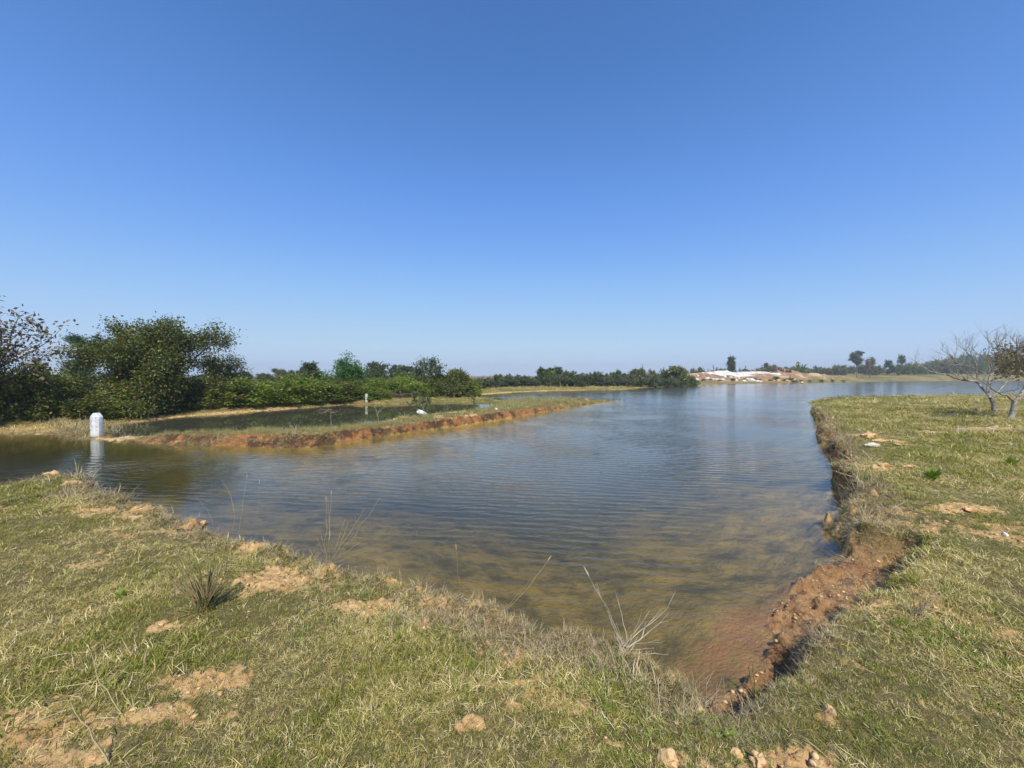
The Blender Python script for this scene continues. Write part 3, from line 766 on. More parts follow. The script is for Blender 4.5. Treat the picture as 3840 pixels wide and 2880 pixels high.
def tree_geo(style, h, w, seed, leaf=.1, n=4000):
    r = np.random.default_rng(seed)
    gw, gc = Geo(), Geo(); tips = []
    if style == 'broad':          # several leaders, wide rounded crown to the ground
        for i in range(4):
            a = i * 1.6 + r.random()
            grow(gw, tips, (r.normal() * .05, r.normal() * .05, -.1), (math.cos(a) * .5, math.sin(a) * .5, 1), 1.1, .06, 0, 3, r, .3, .03, (3, 4), .62, .75, 6, .2)
    elif style == 'open':         # one trunk, spreading, sparse top
        grow(gw, tips, (0, 0, -.1), (0, 0, 1), .9, .07, 0, 3, r, .25, .05, (5, 6), .75, .8, 6, .45)
    elif style == 'column':       # narrow, upswept
        grow(gw, tips, (0, 0, -.1), (0, 0, 1), 2.0, .05, 0, 2, r, .12, .10, (14, 16), .22, .6, 6, .25)
    elif style == 'gum':          # bare lower trunk, tufts above
        grow(gw, tips, (0, 0, -.1), (0, 0, 1), 1.6, .045, 0, 2, r, .18, .10, (7, 9), .40, .6, 6, .5)
    elif style == 'flat':         # umbrella, feathery
        grow(gw, tips, (0, 0, -.1), (0, 0, 1), .6, .06, 0, 3, r, .25, -.02, (5, 6), .85, 1.0, 6, .5)
    elif style == 'shrub':
        for i in range(7):
            a = i * .9 + r.random()
            grow(gw, tips, (r.normal() * .1, r.normal() * .1, -.05), (math.cos(a) * .9, math.sin(a) * .9, 1), .75, .02, 0, 2, r, .35, .0, (4, 5), .6, .8, 4, .15)
    tips = np.array(tips)
    # cluster the foliage on a share of the tips, so gaps stay
    sel = tips[r.random(len(tips)) < {'broad': .8, 'open': .6, 'column': .9, 'gum': .75, 'flat': .85, 'shrub': .9}[style]]
    m = max(1, n // max(1, len(sel)))
    sig = {'broad': .10, 'open': .07, 'column': .06, 'gum': .07, 'flat': .06, 'shrub': .09}[style]
    C = (sel[:, None] + r.normal(size=(len(sel), m + 1, 3)) * sig * np.array((1, 1, .7))).reshape(-1, 3)[:n]
    if style in ('broad', 'shrub'):
        C2 = C[r.integers(0, len(C), n // 4)] * np.array((1, 1, .4)) + r.normal(size=(n // 4, 3)) * .05
        C = np.concatenate([C, C2]); C = C[C[:, 2] > 0.0]
    gl = Geo(); gl.add(C)
    fit(gw, gl, h, w)
    C = gl.V[0]
    gc.leaves(C, leaf, {'flat': 3.0, 'column': 2.6, 'gum': 3.0}.get(style, 1.9), .35, r, .25 if style in ('gum', 'column') else 0)
    return gw, gc

_cache = {}
def plant(name, style, px, base, top, wpx, Y, leafm, bark, label, cat, group=None, leaf=.1, n=4000, seed=1, cache=None, rz=None, sink=.03, parts=('trunk', 'crown')):
    """a tree or shrub standing on the ground at image column px and depth Y"""
    x = (px - 1920.0) / F * Y
    z0 = ground_z(x, Y)
    ztop = dep(px, top, Y)[2]
    h = max(.3, ztop - z0); w = wpx * Y / F * math.cos(math.atan((px - 1920.0) / F)) ** .9
    if cache:
        if cache not in _cache:
            gw, gc = tree_geo(style, 1.0, 1.0, seed, leaf, n)
            mt = gw.mesh('trunk', True); mt.materials.append(bark); mc = gc.mesh('crown'); mc.materials.append(leafm)
            _cache[cache] = (mt, mc)
        mt, mc = _cache[cache]
        e = empty(name, (x, Y, z0 - sink), label, cat, group, rz if rz is not None else random.uniform(0, 6.28), (w, w, h))
    else:
        gw, gc = tree_geo(style, h, w, seed, leaf, n)
        mt = gw.mesh('trunk', True); mt.materials.append(bark); mc = gc.mesh('crown'); mc.materials.append(leafm)
        e = empty(name, (x, Y, z0 - sink), label, cat, group, rz or 0.0)
    obj(parts[0], mt, None, e); obj(parts[1], mc, None, e)
    return e

# the trees behind the pond, from the left
plant('broadleaf_tree', 'open', -215, 0, 1045, 860, 13.2, L_PURP, BARK_D, 'tree with large sparse brown-purple leaves at the far left edge of the view', 'tree', leaf=.16, n=5200, seed=21)
plant('leafy_shrub', 'broad', 60, 0, 1318, 360, 14.8, L_MID, BARK_D, 'tall green shrub under the sparse brown-leaved tree at the left edge', 'shrub', leaf=.12, n=7000, seed=22)
plant('leafy_shrub', 'broad', -230, 0, 1330, 420, 13.0, L_MID, BARK_D, 'wide green shrub cut by the left edge of the view, beside the brown-leaved tree', 'shrub', leaf=.13, n=5000, seed=23)
plant('broadleaf_tree', 'broad', 600, 0, 1205, 450, 19.2, L_DARK, BARK_D, 'large dark broadleaf tree with olive and brown leaves behind the white marker stone', 'tree', leaf=.125, n=60000, seed=24)
plant('broadleaf_tree', 'open', 830, 0, 1302, 200, 22.5, L_DARK, BARK, 'thin small tree with sparse leaves just right of the large dark tree', 'tree', leaf=.12, n=3200, seed=25)
plant('needle_tree', 'column', 335, 0, 1248, 150, 22.5, L_BLUE, BARK, 'blue-green soft-needled tree peeping out left of the large dark tree', 'tree', leaf=.13, n=9000, seed=26)
plant('feathery_tree', 'flat', 1275, 0, 1336, 215, 30.0, L_FEATH, BARK, 'bright green feathery flat-topped tree rising above the pond thicket', 'tree', leaf=.22, n=9000, seed=27)
plant('slender_tree', 'column', 1168, 0, 1352, 52, 29.0, L_EUC, BARK, 'dark slender tree touching the left side of the feathery green tree', 'tree', leaf=.2, n=2600, seed=28)
plant('sparse_tree', 'open', 1605, 0, 1338, 110, 34.0, L_EUC, BARK, 'tree with a thin see-through crown above the round bushes of the pond end', 'tree', leaf=.2, n=1500, seed=29)
plant('round_tree', 'broad', 1668, 0, 1394, 85, 35.0, L_MID, BARK_D, 'rounded tree with a dark hollow below at the pond end', 'tree', leaf=.2, n=4200, seed=30)
plant('round_tree', 'broad', 1722, 0, 1386, 100, 36.0, L_MID, BARK_D, 'middle one of the rounded trees closing the pond thicket', 'tree', leaf=.2, n=4600, seed=31)
plant('round_tree', 'broad', 1755, 0, 1404, 70, 37.0, L_BRIGHT, BARK_D, 'bright green rounded tree, last of the thicket toward the open lake', 'tree', leaf=.2, n=3600, seed=32)
for i, (px, top, w, st) in enumerate(((925, 1401, 30, 'gum'), (1045, 1388, 34, 'gum'), (1085, 1396, 30, 'column'), (1130, 1384, 30, 'column'), (1385, 1380, 30, 'column'), (1430, 1360, 44, 'column'),
        (1474, 1384, 30, 'column'), (1515, 1376, 50, 'column'), (1010, 1402, 30, 'column'), (975, 1410, 26, 'column'), (245, 1392, 26, 'gum'), (1345, 1396, 40, 'column'), (880, 1412, 24, 'column'), (1560, 1392, 34, 'column'))):
    plant('gum_tree', st, px, 0, top - random.uniform(4, 16), w * random.uniform(1.2, 1.8), 44 + (i * 7) % 11, L_EUC, BARK, 'small grey-green gum tree standing behind the pond thicket', 'tree', 'gum trees behind the pond thicket', leaf=.12, n=2600, seed=40 + i % 4, cache='gumA%s%d' % (st, i % 4))
e = empty('broadleaf_tree', (-6.6, 1.9, ground_z(-6.6, 1.9)), 'small tree standing just outside the view at the left, shading the left bank', 'tree')
gw, gc = tree_geo('open', 3.6, 2.6, 33, .13, 900)
mt = gw.mesh('trunk', True); mt.materials.append(BARK_D); mc = gc.mesh('crown'); mc.materials.append(L_PURP)
obj('trunk', mt, None, e); obj('crown', mc, None, e)
# the thicket: shrubs behind the pond
def cshrub(px, top, w, Y, kind, label, v, group):
    lm = {'b': L_BRIGHT, 'm': L_MID, 'd': L_DARK, 'r': L_BROWN}[kind]
    plant('shrub', 'shrub', px, 0, top, w, Y, lm, BARK, label, 'shrub', group, leaf=.075, n=4200, seed=60 + v, cache='shrub%s%d' % (kind, v), parts=('stems', 'foliage'))
SH = [  # px, top, width, depth, kind
 (20, 1440, 240, 14.5, 'd'), (170, 1420, 230, 15.5, 'm'), (300, 1440, 230, 16.0, 'm'), (250, 1398, 200, 19.5, 'm'), (400, 1450, 190, 16.4, 'b'), (140, 1500, 200, 13.8, 'd'), (330, 1498, 190, 14.9, 'd'), (470, 1478, 200, 15.8, 'm'),
 (60, 1400, 220, 18.5, 'm'), (420, 1500, 150, 15.0, 'd'), (560, 1500, 150, 16.2, 'd'), (700, 1500, 160, 16.8, 'd'), (820, 1440, 170, 18.2, 'm'), (900, 1425, 170, 20.0, 'm'), (960, 1455, 150, 18.6, 'b'), (880, 1490, 120, 17.4, 'b'), (1040, 1440, 150, 20.5, 'm'),
 (1010, 1480, 120, 18.6, 'b'), (1120, 1430, 150, 22.0, 'b'), (1090, 1475, 110, 19.6, 'm'), (1180, 1450, 130, 21.5, 'm'), (1230, 1440, 120, 23.0, 'b'), (1290, 1430, 140, 24.0, 'm'), (1320, 1460, 110, 23.0, 'd'), (1230, 1482, 100, 21.4, 'm'),
 (1380, 1425, 120, 26.0, 'b'), (1400, 1462, 90, 24.8, 'b'), (1450, 1430, 120, 28.0, 'b'), (1490, 1455, 90, 27.0, 'r'), (1530, 1425, 110, 29.0, 'b'), (1560, 1450, 90, 29.0, 'b'), (1600, 1420, 100, 31.0, 'm'), (1640, 1445, 80, 31.0, 'd'), (1150, 1490, 90, 20.4, 'b'),
 (980, 1415, 140, 27.0, 'm'), (1100, 1405, 130, 30.0, 'm'), (1210, 1405, 120, 32.0, 'm'), (1350, 1408, 110, 34.0, 'b'), (1440, 1408, 110, 36.0, 'm'), (1540, 1405, 100, 38.0, 'm'), (760, 1465, 140, 19.0, 'm'), (600, 1440, 200, 19.0, 'd'), (720, 1440, 180, 20.0, 'd'), (500, 1450, 180, 17.5, 'd'), (640, 1500, 140, 18.2, 'd'), (840, 1405, 120, 27.0, 'm'), (680, 1450, 200, 20.0, 'm'), (520, 1440, 200, 20.0, 'm'),
 (180, 1400, 150, 24.0, 'm'), (900, 1415, 110, 33.0, 'm'), (1030, 1418, 110, 36.0, 'm'), (1700, 1425, 70, 34.0, 'm'), (1770, 1440, 60, 36.0, 'm')]
LAND = [(60, 'the sparse brown-leaved tree'), (335, 'the blue-green tree'), (600, 'the large dark tree'), (830, 'the thin sparse tree'), (1168, 'the slender dark tree'), (1275, 'the feathery tree'), (1375, 'the far white post'), (1605, 'the see-through crowned tree'), (1722, 'the rounded trees')]
_used = set()
def where_label(kind, px, Y, w):
    d, nm = min((abs(px - a), n_) for a, n_ in LAND)
    ref = dict((n_, a) for a, n_ in LAND)[nm]
    side = 'below' if d < 35 else ('left of' if px < ref else 'right of')
    row = 'front-row' if Y < 19 + max(0, px - 600) * .008 else ('middle-row' if Y < 22 + max(0, px - 600) * .010 else 'back-row')
    for ex in ('', 'broad ' if w > 130 else 'compact ', 'the farther-out ' , 'the outermost '):
        l = ('%s%s %s %s %s' % (ex, row, kind, side, nm))
        if ex.startswith('the'): l = l + ', ' + ('set back' if Y > 24 else 'near the water')
        if l not in _used:
            _used.add(l); return l + ' in the pond thicket'
    return l + ' in the pond thicket'
KN = {'b': 'bright green shrub', 'm': 'mid green shrub', 'd': 'dark green shrub', 'r': 'brown withered shrub'}
for i, (px, top, w, Y, k) in enumerate(SH):
    top = top + random.uniform(-20, 14)
    Y = max(Y * 1.08, np.interp(px, [0, 380, 480, 600, 700, 850, 1000, 1150, 1290, 1500, 1800], [14.0, 14.4, 16.0, 17.4, 18.5, 19.8, 21.4, 23.4, 25.8, 26.6, 31]) + .25 + w * Y / F * .42)
    cshrub(px, top, w * 1.25, Y, k, where_label(KN[k], px, Y, w), i % 4 if k in 'bm' else i % 3, KN[k] + 's of the pond thicket')

# far shore: a long belt of plantation trees, each with trunk and crown
def belt(n, px0, px1, Yf, top0, top1, w0, w1, styles, lm, name, label, group, keyp, leaf, nl):
    for i in range(n):
        px = px0 + (px1 - px0) * (i + random.uniform(-.3, .3)) / max(1, n - 1)
        Y = Yf(px) + random.uniform(0, 1) * .12 * Yf(px)
        st = styles[i % len(styles)]
        t = top0(px) if callable(top0) else random.uniform(top0, top1)
        plant(name, st, px, 0, t, random.uniform(w0, w1), Y, lm, BARK, label, 'tree', group, leaf=leaf, n=nl, seed=80 + i % 5, cache=keyp + st + str(i % 5))
belt(84, 1785, 2560, lambda p: np.interp(p, [1780, 2000, 2200, 2400, 2560], [46, 54, 56, 62, 68]), lambda p: np.interp(p, [1790, 1900, 2000, 2150, 2300, 2560], [1420, 1418, 1416, 1406, 1414, 1420]) + random.uniform(-16, 4), 0, 32, 52, ('column', 'column', 'broad'), L_EUC, 'plantation_tree',
     'slender grey-green tree in the long plantation belt on the far shore', 'plantation trees on the far shore', 'belt', .15, 900)
belt(46, 1800, 2560, lambda p: np.interp(p, [1780, 2560], [80, 98]), lambda p: np.interp(p, [1790, 2000, 2300, 2560], [1425, 1414, 1396, 1392]) + random.uniform(-10, 6), 0, 24, 42, ('broad', 'column'), L_MID, 'background_tree',
     'tree standing behind the plantation belt of the far shore', 'trees behind the plantation belt', 'back', .14, 800)
for px, top, w, Y, st, lab in ((2030, 1384, 22, 66, 'gum', 'thin tall gum tree above the plantation, left of the twin gums'), (2070, 1382, 26, 68, 'gum', 'left one of the twin tall gums above the plantation'),
        (2092, 1379, 28, 70, 'gum', 'right one of the twin tall gums above the plantation'), (2127, 1394, 26, 70, 'broad', 'round-headed tree right of the twin tall gums'),
        (2060, 1392, 44, 64, 'broad', 'dark dome-shaped tree below the twin tall gums'), (1868, 1408, 40, 66, 'broad', 'dome-shaped tree at the left end of the plantation belt'),
        (2410, 1362, 13, 95, 'column', 'narrow pointed tree rising highest above the plantation belt'), (2402, 1374, 10, 96, 'column', 'shorter narrow tree touching the highest pointed one'),
        (2315, 1378, 12, 95, 'column', 'small pointed tree above the belt, left of the highest pointed one'), (2390, 1386, 34, 90, 'broad', 'round dark tree at the foot of the highest pointed tree')):
    plant('tall_tree', st, px, 0, top, w, Y, L_EUC if st != 'broad' else L_MID, BARK, lab, 'tree', leaf=.6 if Y < 80 else .8, n=700, seed=int(px))
plant('round_tree', 'broad', 2532, 0, 1378, 92, 72, L_DARK, BARK_D, 'big dark round tree on the far shore beside the white quarry rock', 'tree', leaf=.45, n=5000, seed=91)
plant('round_tree', 'broad', 2596, 0, 1412, 44, 74, L_DARK, BARK_D, 'low dark bush tree right of the big round tree on the far shore', 'tree', leaf=.4, n=1500, seed=92)
# on and behind the quarry
plant('tall_tree', 'column', 2741, 0, 1322, 25, 140, L_EUC, BARK, 'lone tall dark tree standing on top of the white quarry rock', 'tree', leaf=.75, n=2600, seed=93)
for i in range(16):
    px = 2832 + i * 8.6 + random.uniform(-3, 3); Y = random.uniform(129, 136)
    plant('low_bush', 'shrub', px, 0, np.interp(px, [2830, 2900, 2970], [1384, 1368, 1386]) + random.uniform(-2, 3), random.uniform(14, 24), Y, L_DARK if i % 2 else L_BROWN, BARK, 'dark low bush growing on the brown quarry mound', 'shrub', 'bushes on the brown quarry mound', leaf=.14, n=600, seed=74 + i % 2, cache='mound%d' % (i % 2))
for px, top, w, st, lab in ((2678, 1366, 12, 'column', 'small thin tree left of the lone tall quarry tree'), (2703, 1376, 10, 'column', 'short thin tree close left of the lone tall quarry tree'), (2740, 1374, 40, 'broad', 'bushes at the foot of the lone tall quarry tree'),
        (2793, 1369, 12, 'column', 'small dark tree on the quarry top, right of the lone tall tree'), (2857, 1364, 9, 'column', 'thin tree on the brown quarry mound, left one of the pair'), (2873, 1360, 9, 'gum', 'thin tree on the brown quarry mound, right one of the pair'),
        (2564, 1376, 12, 'column', 'small pointed tree above the white rock, nearest the big round tree'), (2600, 1376, 10, 'column', 'small pointed tree over the left of the white rock'), (2640, 1380, 8, 'column', 'very small tree over the middle of the white rock'),
        (2655, 1378, 8, 'column', 'very small tree next to the thin one over the white rock'), (2620, 1378, 40, 'broad', 'dark rounded bushes behind the left of the white rock'), (2705, 1382, 36, 'broad', 'low dark bushes behind the middle of the white rock'), (2915, 1368, 48, 'broad', 'low bushes on the crest of the brown quarry mound'),
        (2950, 1374, 26, 'broad', 'low bush at the right end of the brown quarry mound')):
    plant('small_tree', st, px, 0, top, w, 146, L_EUC if st != 'broad' else L_MID, BARK, lab, 'tree', leaf=.8, n=420, seed=int(px))
plant('round_tree', 'broad', 2985, 0, 1362, 32, 160, L_BRIGHT, BARK, 'rounded light green tree in the gap right of the quarry mound', 'tree', leaf=1.0, n=900, seed=95)
plant('round_tree', 'broad', 3008, 0, 1369, 26, 160, L_BRIGHT, BARK, 'smaller light green tree touching the rounded one right of the quarry', 'tree', leaf=1.0, n=700, seed=96)
plant('gum_tree', 'gum', 3213, 0, 1318, 46, 150, L_EUC, BARK, 'tall gum tree with a rounded open crown above the right hedge line', 'tree', leaf=1.0, n=1300, seed=97)
plant('bare_tree', 'open', 3262, 0, 1341, 44, 150, L_BROWN, BARK, 'dark twiggy tree just right of the tall gum tree', 'tree', leaf=.6, n=900, seed=98)
plant('sparse_tree', 'open', 3335, 0, 1350, 34, 165, L_EUC, BARK, 'flat sparse tree above the hedge line between two gums', 'tree', leaf=.8, n=500, seed=99)
plant('gum_tree', 'gum', 3379, 0, 1333, 24, 170, L_EUC, BARK, 'small lopsided gum tree left of the wooded rise', 'tree', leaf=.9, n=500, seed=100)
belt(70, 2990, 3960, lambda p: np.interp(p, [2990, 3300, 3960], [175, 160, 165]), lambda p: np.interp(p, [2990, 3100, 3300, 3450, 3600, 3960], [1382, 1374, 1370, 1366, 1348, 1345]) + random.uniform(-7, 8), 0, 26, 52, ('broad', 'broad', 'shrub'), L_MID, 'hedge_tree',
     'low dark tree in the wooded line beyond the right end of the lake', 'low trees beyond the right end of the lake', 'hedge', .14, 650)
belt(64, 3380, 4000, lambda p: np.interp(p, [3380, 3960], [235, 215]), lambda p: np.interp(p, [3380, 3450, 3520, 3600, 3700, 4000], [1366, 1362, 1350, 1330, 1326, 1325]) + random.uniform(-3, 5), 0, 34, 62, ('broad', 'broad', 'shrub'), L_MID, 'hillside_tree',
     'tree on the low wooded rise at the right', 'trees on the wooded rise', 'hill', .13, 650)
for i, (px, Y, w) in enumerate(((2640, 101, 20), (2668, 103, 16), (2700, 100, 18), (2745, 104, 22), (2790, 108, 14), (2822, 106, 34), (2850, 110, 14), (2885, 108, 20), (2905, 112, 30), (2940, 110, 22), (2960, 114, 26), (3000, 112, 16), (2975, 106, 24), (3040, 114, 18), (3075, 118, 22), (3120, 120, 18), (3160, 122, 16))):
    x_ = (px - 1920) / F * Y; zz_ = ground_z(x_, Y); py_ = 1408 - (zz_ + w * Y / F * .45 - EYE) * F / Y
    plant('low_bush', 'shrub', px, 0, py_, w * 1.2, Y, L_MID if i % 3 else L_DARK, BARK, 'low dark bush on the orange quarry spoil', 'shrub', 'bushes on the quarry spoil', leaf=.14, n=500, seed=70 + i % 3, cache='spoil%d%d' % (i % 3, bool(i % 3)))
belt(44, 2560, 3010, lambda p: 172.0, lambda p: 1386 + random.uniform(-7, 7), 0, 16, 34, ('broad', 'column', 'broad'), L_MID, 'background_tree',
     'low tree in the thin line behind the quarry', 'trees in the thin line behind the quarry', 'quar', .14, 500)
belt(60, -200, 1800, lambda p: 75.0, lambda p: 1408 + random.uniform(-8, 8), 0, 50, 90, ('broad', 'column'), L_MID, 'background_tree',
     'tree far behind the pond thicket', 'trees far behind the pond thicket', 'farl', .14, 600)

# ------------------------------------------------------------------ marker stones
WHITE = simple_mat('white_painted_stone', (.66, .66, .65), (.54, .54, .52), 6, .75, .25, 40, (.30, .31, .24), 5.0, .62, .74)
INK = simple_mat('faded_grey_lettering', (.07, .08, .13), (.16, .17, .22), 20, .9, 0)
def slab(w, t, h, sh, fl):
    pts = [(-w / 2, -.1), (w / 2, -.1), (w / 2, h - sh), (fl, h), (-fl, h), (-w / 2, h - sh)]
    n = len(pts); g = Geo()
    V = [(x, -t / 2, z) for x, z in pts] + [(x, t / 2, z) for x, z in pts]
    g.add(V, [(i, (i + 1) % n, n + (i + 1) % n, n + i)[::-1] for i in range(n)] + [(0, 1, 2, 5), (2, 3, 4, 5), (6, 11, 8, 7), (11, 10, 9, 8)])
    return g
def bevelled(o, w=.012):
    m = o.modifiers.new('bevel', 'BEVEL'); m.width = w; m.segments = 2; m.limit_method = 'ANGLE'
    return o
p = dep(364, 1640, 12.05); zz = ground_z(p[0], p[1])
mk = empty('boundary_stone', (p[0], p[1], zz - .02), 'white painted upright stone slab with chamfered top and faded lettering, at the water edge', 'marker stone', rz=-.09)
top = dep(364, 1546, 12.05)[2] - zz
bevelled(obj('slab', slab(.31, .14, top, .13, .045).mesh('slab'), WHITE, mk))
g = Geo(); rl = np.random.default_rng(5)
for row in range(12):
    z = top - .145 - row * .041
    for sx, n in ((-1, 4), (1, 5)):
        x = -.135 if sx < 0 else .035
        for k in range(n):
            if rl.random() < .18 + row * .03: continue
            L = rl.uniform(.010, .018)
            g.box((x + k * .021 + L / 2, -.0695, z), (L, .003, rl.uniform(.012, .018)))
            g.box((x + k * .021 + L * .3, -.0695, z + .008), (.004, .003, .012))
obj('lettering', g.mesh('lettering'), INK, mk)
p = dep(1375, 1512, 26.0); zz = ground_z(p[0], p[1])
o = obj('boundary_post', slab(.17, .12, dep(1375, 1477, 26)[2] - zz, .05, .03).mesh('boundary_post'), simple_mat('weathered_grey_stone', (.50, .49, .45), (.36, .35, .31), 6, .8, .3, 30), None, (p[0], p[1], zz))
tag(bevelled(o), 'small white stone post on the far bank of the pond, in front of the shrubs', 'marker stone')

# ------------------------------------------------------------------ rocks and clods
CLAY = simple_mat('dry_clay', (.56, .36, .165), (.68, .47, .24), 9, .95, .9, 22, (.33, .16, .06), 7, .46, .6)
PALE = simple_mat('pale_stone', (.62, .55, .43), (.48, .41, .31), 9, .9, .6, 22, (.30, .24, .16), 7, .58, .7)
WSTONE = simple_mat('white_quarry_stone', (.78, .76, .72), (.60, .56, .50), 2, .9, .6, 6)
import bmesh
def rock_mesh(seed, sx, sy, sz, sub=3, name='rock'):
    bm = bmesh.new(); bmesh.ops.create_icosphere(bm, subdivisions=sub, radius=1.0)
    r = np.random.default_rng(seed); V = np.array([v.co[:] for v in bm.verts])
    pl = r.normal(size=(9, 3)); pl /= np.linalg.norm(pl, axis=1)[:, None]; off = r.uniform(.62, .92, 9)
    for n_, o_ in zip(pl, off):
        dd = V @ n_ - o_; V = V - np.where(dd > 0, dd, 0)[:, None] * n_ * .85
    if sub > 1:
        nn = fbm(V[:, 0] * 2.2 + V[:, 2] * 1.3, V[:, 1] * 2.2 + V[:, 2], 4, seed); V = V * (1 + nn[:, None] * 1.2)
    V = V * (sx, sy, sz)
    for v, c in zip(bm.verts, V): v.co = c
    me = bpy.data.meshes.new(name); bm.to_mesh(me); bm.free()
    return me
ROCKS = [(745, 1958, 52, 34, CLAY, 'largest pointed clay boulder on the left bank edge, tilted toward the water'),
 (716, 1935, 28, 20, CLAY, 'small reddish clay rock left of the tilted boulder on the bank edge'), (890, 1995, 20, 17, CLAY, 'small tan rock at the water edge right of the tilted boulder'),
 (1120, 2062, 42, 24, CLAY, 'clay lump at the edge, left end of the row beside the dry stalks'), (1143, 2080, 26, 18, CLAY, 'round clay lump just below the left end lump beside the dry stalks'), (1110, 2094, 34, 20, CLAY, 'flat clay lump below the row of lumps near the dry stalks'), (1210, 2112, 24, 30, CLAY, 'upright yellow clay lump touching the foot of the dry stalk clump'),
 (1185, 2100, 28, 18, CLAY, 'clay lump just left of the foot of the dry stalk clump'), (1640, 2235, 46, 22, PALE, 'pale flat rock at the waterline in the middle of the near bank'), (1738, 2262, 34, 16, PALE, 'small pale rock on the bank edge right of the flat pale rock'),
 (2625, 2670, 36, 52, CLAY, 'upright orange clay lump near the inlet of muddy water'), (2505, 2835, 54, 70, CLAY, 'tall clay lump at the bottom edge of the view'), (2850, 2850, 60, 66, CLAY, 'broad clay lump at the bottom, nearest the right'), (2760, 2820, 40, 30, CLAY, 'small clay lump left of the broad one at the bottom'),
 (3262, 1632, 60, 28, CLAY, 'round-topped clay lump on the right bank, farthest of the group'), (3300, 1650, 66, 12, CLAY, 'long flat clay slab on the right bank, below the round-topped lump'), (3268, 1668, 48, 18, PALE, 'pale lump with a white tip on the right bank'), (3372, 1668, 40, 14, CLAY, 'crumbled clay lump right of the pale one on the right bank'),
 (3305, 1746, 60, 24, CLAY, 'clay lump with a dark hollow side on the right bank'), (3410, 1748, 48, 14, CLAY, 'flat clay patch lump beside the hollow one on the right bank'), (3110, 2665, 50, 30, CLAY, 'clay lump half buried in grass at the lower right'), (3285, 2270, 34, 22, CLAY, 'tan clay lump at the top of the eroded mud bank'), (3165, 2275, 30, 18, CLAY, 'small tan lump on the eroded mud bank'),
 (55, 1806, 50, 22, CLAY, 'lit clay lump on the edge of the left bank, nearest the left border'), (195, 1784, 46, 18, CLAY, 'clay lump on the left bank edge, middle of the three'), (262, 1806, 52, 18, CLAY, 'low clay lump on the left bank edge, right one of the three'),
 (3635, 1910, 46, 16, CLAY, 'clay lump in the bare strip on the right bank'), (3555, 1918, 36, 12, CLAY, 'small clay lump at the left end of the bare strip on the right bank'), (1045, 1598, 34, 12, WSTONE, 'small white flat stone among twigs on the spit'),
 (1582, 1596, 40, 18, WSTONE, 'white slanting flat slab sticking out of the spit edge'), (1861, 1535, 12, 10, WSTONE, 'small white stone in the tall grass of the spit'), (1082, 1538, 9, 7, WSTONE, 'tiny white stone on the far bank of the pond'), (520, 1662, 34, 10, PALE, 'pale flat stone at the waterline right of the white marker'),
 (480, 1657, 40, 9, PALE, 'thin pale stone ledge at the waterline nearest the white marker'), (3700, 1604, 14, 8, PALE, 'small pale stone below the bare tree trunks'), (3732, 1600, 20, 10, PALE, 'tan stone just below the right trunk'), (3770, 2000, 24, 14, WSTONE, 'small white scrap on the grass at the right')]
for i, (px, py, w, h, mt, lab) in enumerate(ROCKS):
    gp = at(px, py + h * .35, -.12 if py > 1700 or px > 3000 else -.22)
    for _ in range(3):
        zz = ground_z(gp[0], gp[1]); gp = at(px, py + h * .35, zz)
    for _ in range(60):
        if terrain(np.array([gp]))[1][0] > .07 or 'waterline' in lab: break
        gp = gp * .988
    zz = ground_z(gp[0], gp[1])
    Y = gp[1]; sx = w / F * Y / 2; sz = h / F * Y / 2
    flat = 'flat' in lab or 'slab' in lab or 'ledge' in lab
    o = obj('rock', rock_mesh(200 + i, sx * 1.05, max(sx * .7, sz), sz * (1.0 if flat else 1.15)), mt, None, (gp[0], gp[1], zz + sz * (.35 if not flat else .3)))
    o.rotation_euler = (random.uniform(-.2, .2), random.uniform(-.25, .25), random.uniform(0, 3.1) if not flat and w / h < 2 else random.uniform(-.3, .3))
    if 'slanting' in lab: o.rotation_euler = (.1, .5, .2); o.location[2] += .04
    if 'tilted' in lab: o.rotation_euler = (0, -.5, .3)
    tag(o, lab, 'rock')
# stones on the quarry
for i in range(26):
    if i < 16: px = 2600 + i * 17 + random.uniform(-6, 6); Y = random.uniform(100, 112)
    else: px = 2620 + (i - 16) * 42 + random.uniform(-12, 12); Y = random.uniform(104, 118)
    X = (px - 1920) / F * Y; sz = random.uniform(.35, .9)
    o = obj('boulder', rock_mesh(300 + i % 6, 1, .8, .7, 2), WSTONE if i < 17 else CLAY, None, (X, Y, ground_z(X, Y) + sz * .2)); o.scale = (sz, sz, sz); o.rotation_euler[2] = random.uniform(0, 6)
    tag(o, 'white broken boulder at the foot of the white quarry rock' if i < 17 else 'tan boulder on the orange quarry spoil', 'boulder', 'white boulders below the quarry rock' if i < 17 else 'tan boulders on the quarry spoil')
for px, py, w, lab in ((2744, 1443, 26, 'small dark rock islet in the lake, left one of the two'), (2995, 1438, 34, 'small dark rock islet in the lake, right one of the two')):
    gp = Wt(px, py); o = obj('rock_islet', rock_mesh(int(px), w / F * gp[1] / 2, .5, .16, 3), simple_mat('islet_rock', (.22, .17, .12), (.12, .10, .07), 3), None, (gp[0], gp[1], ZW + .02)); tag(o, lab, 'rock')
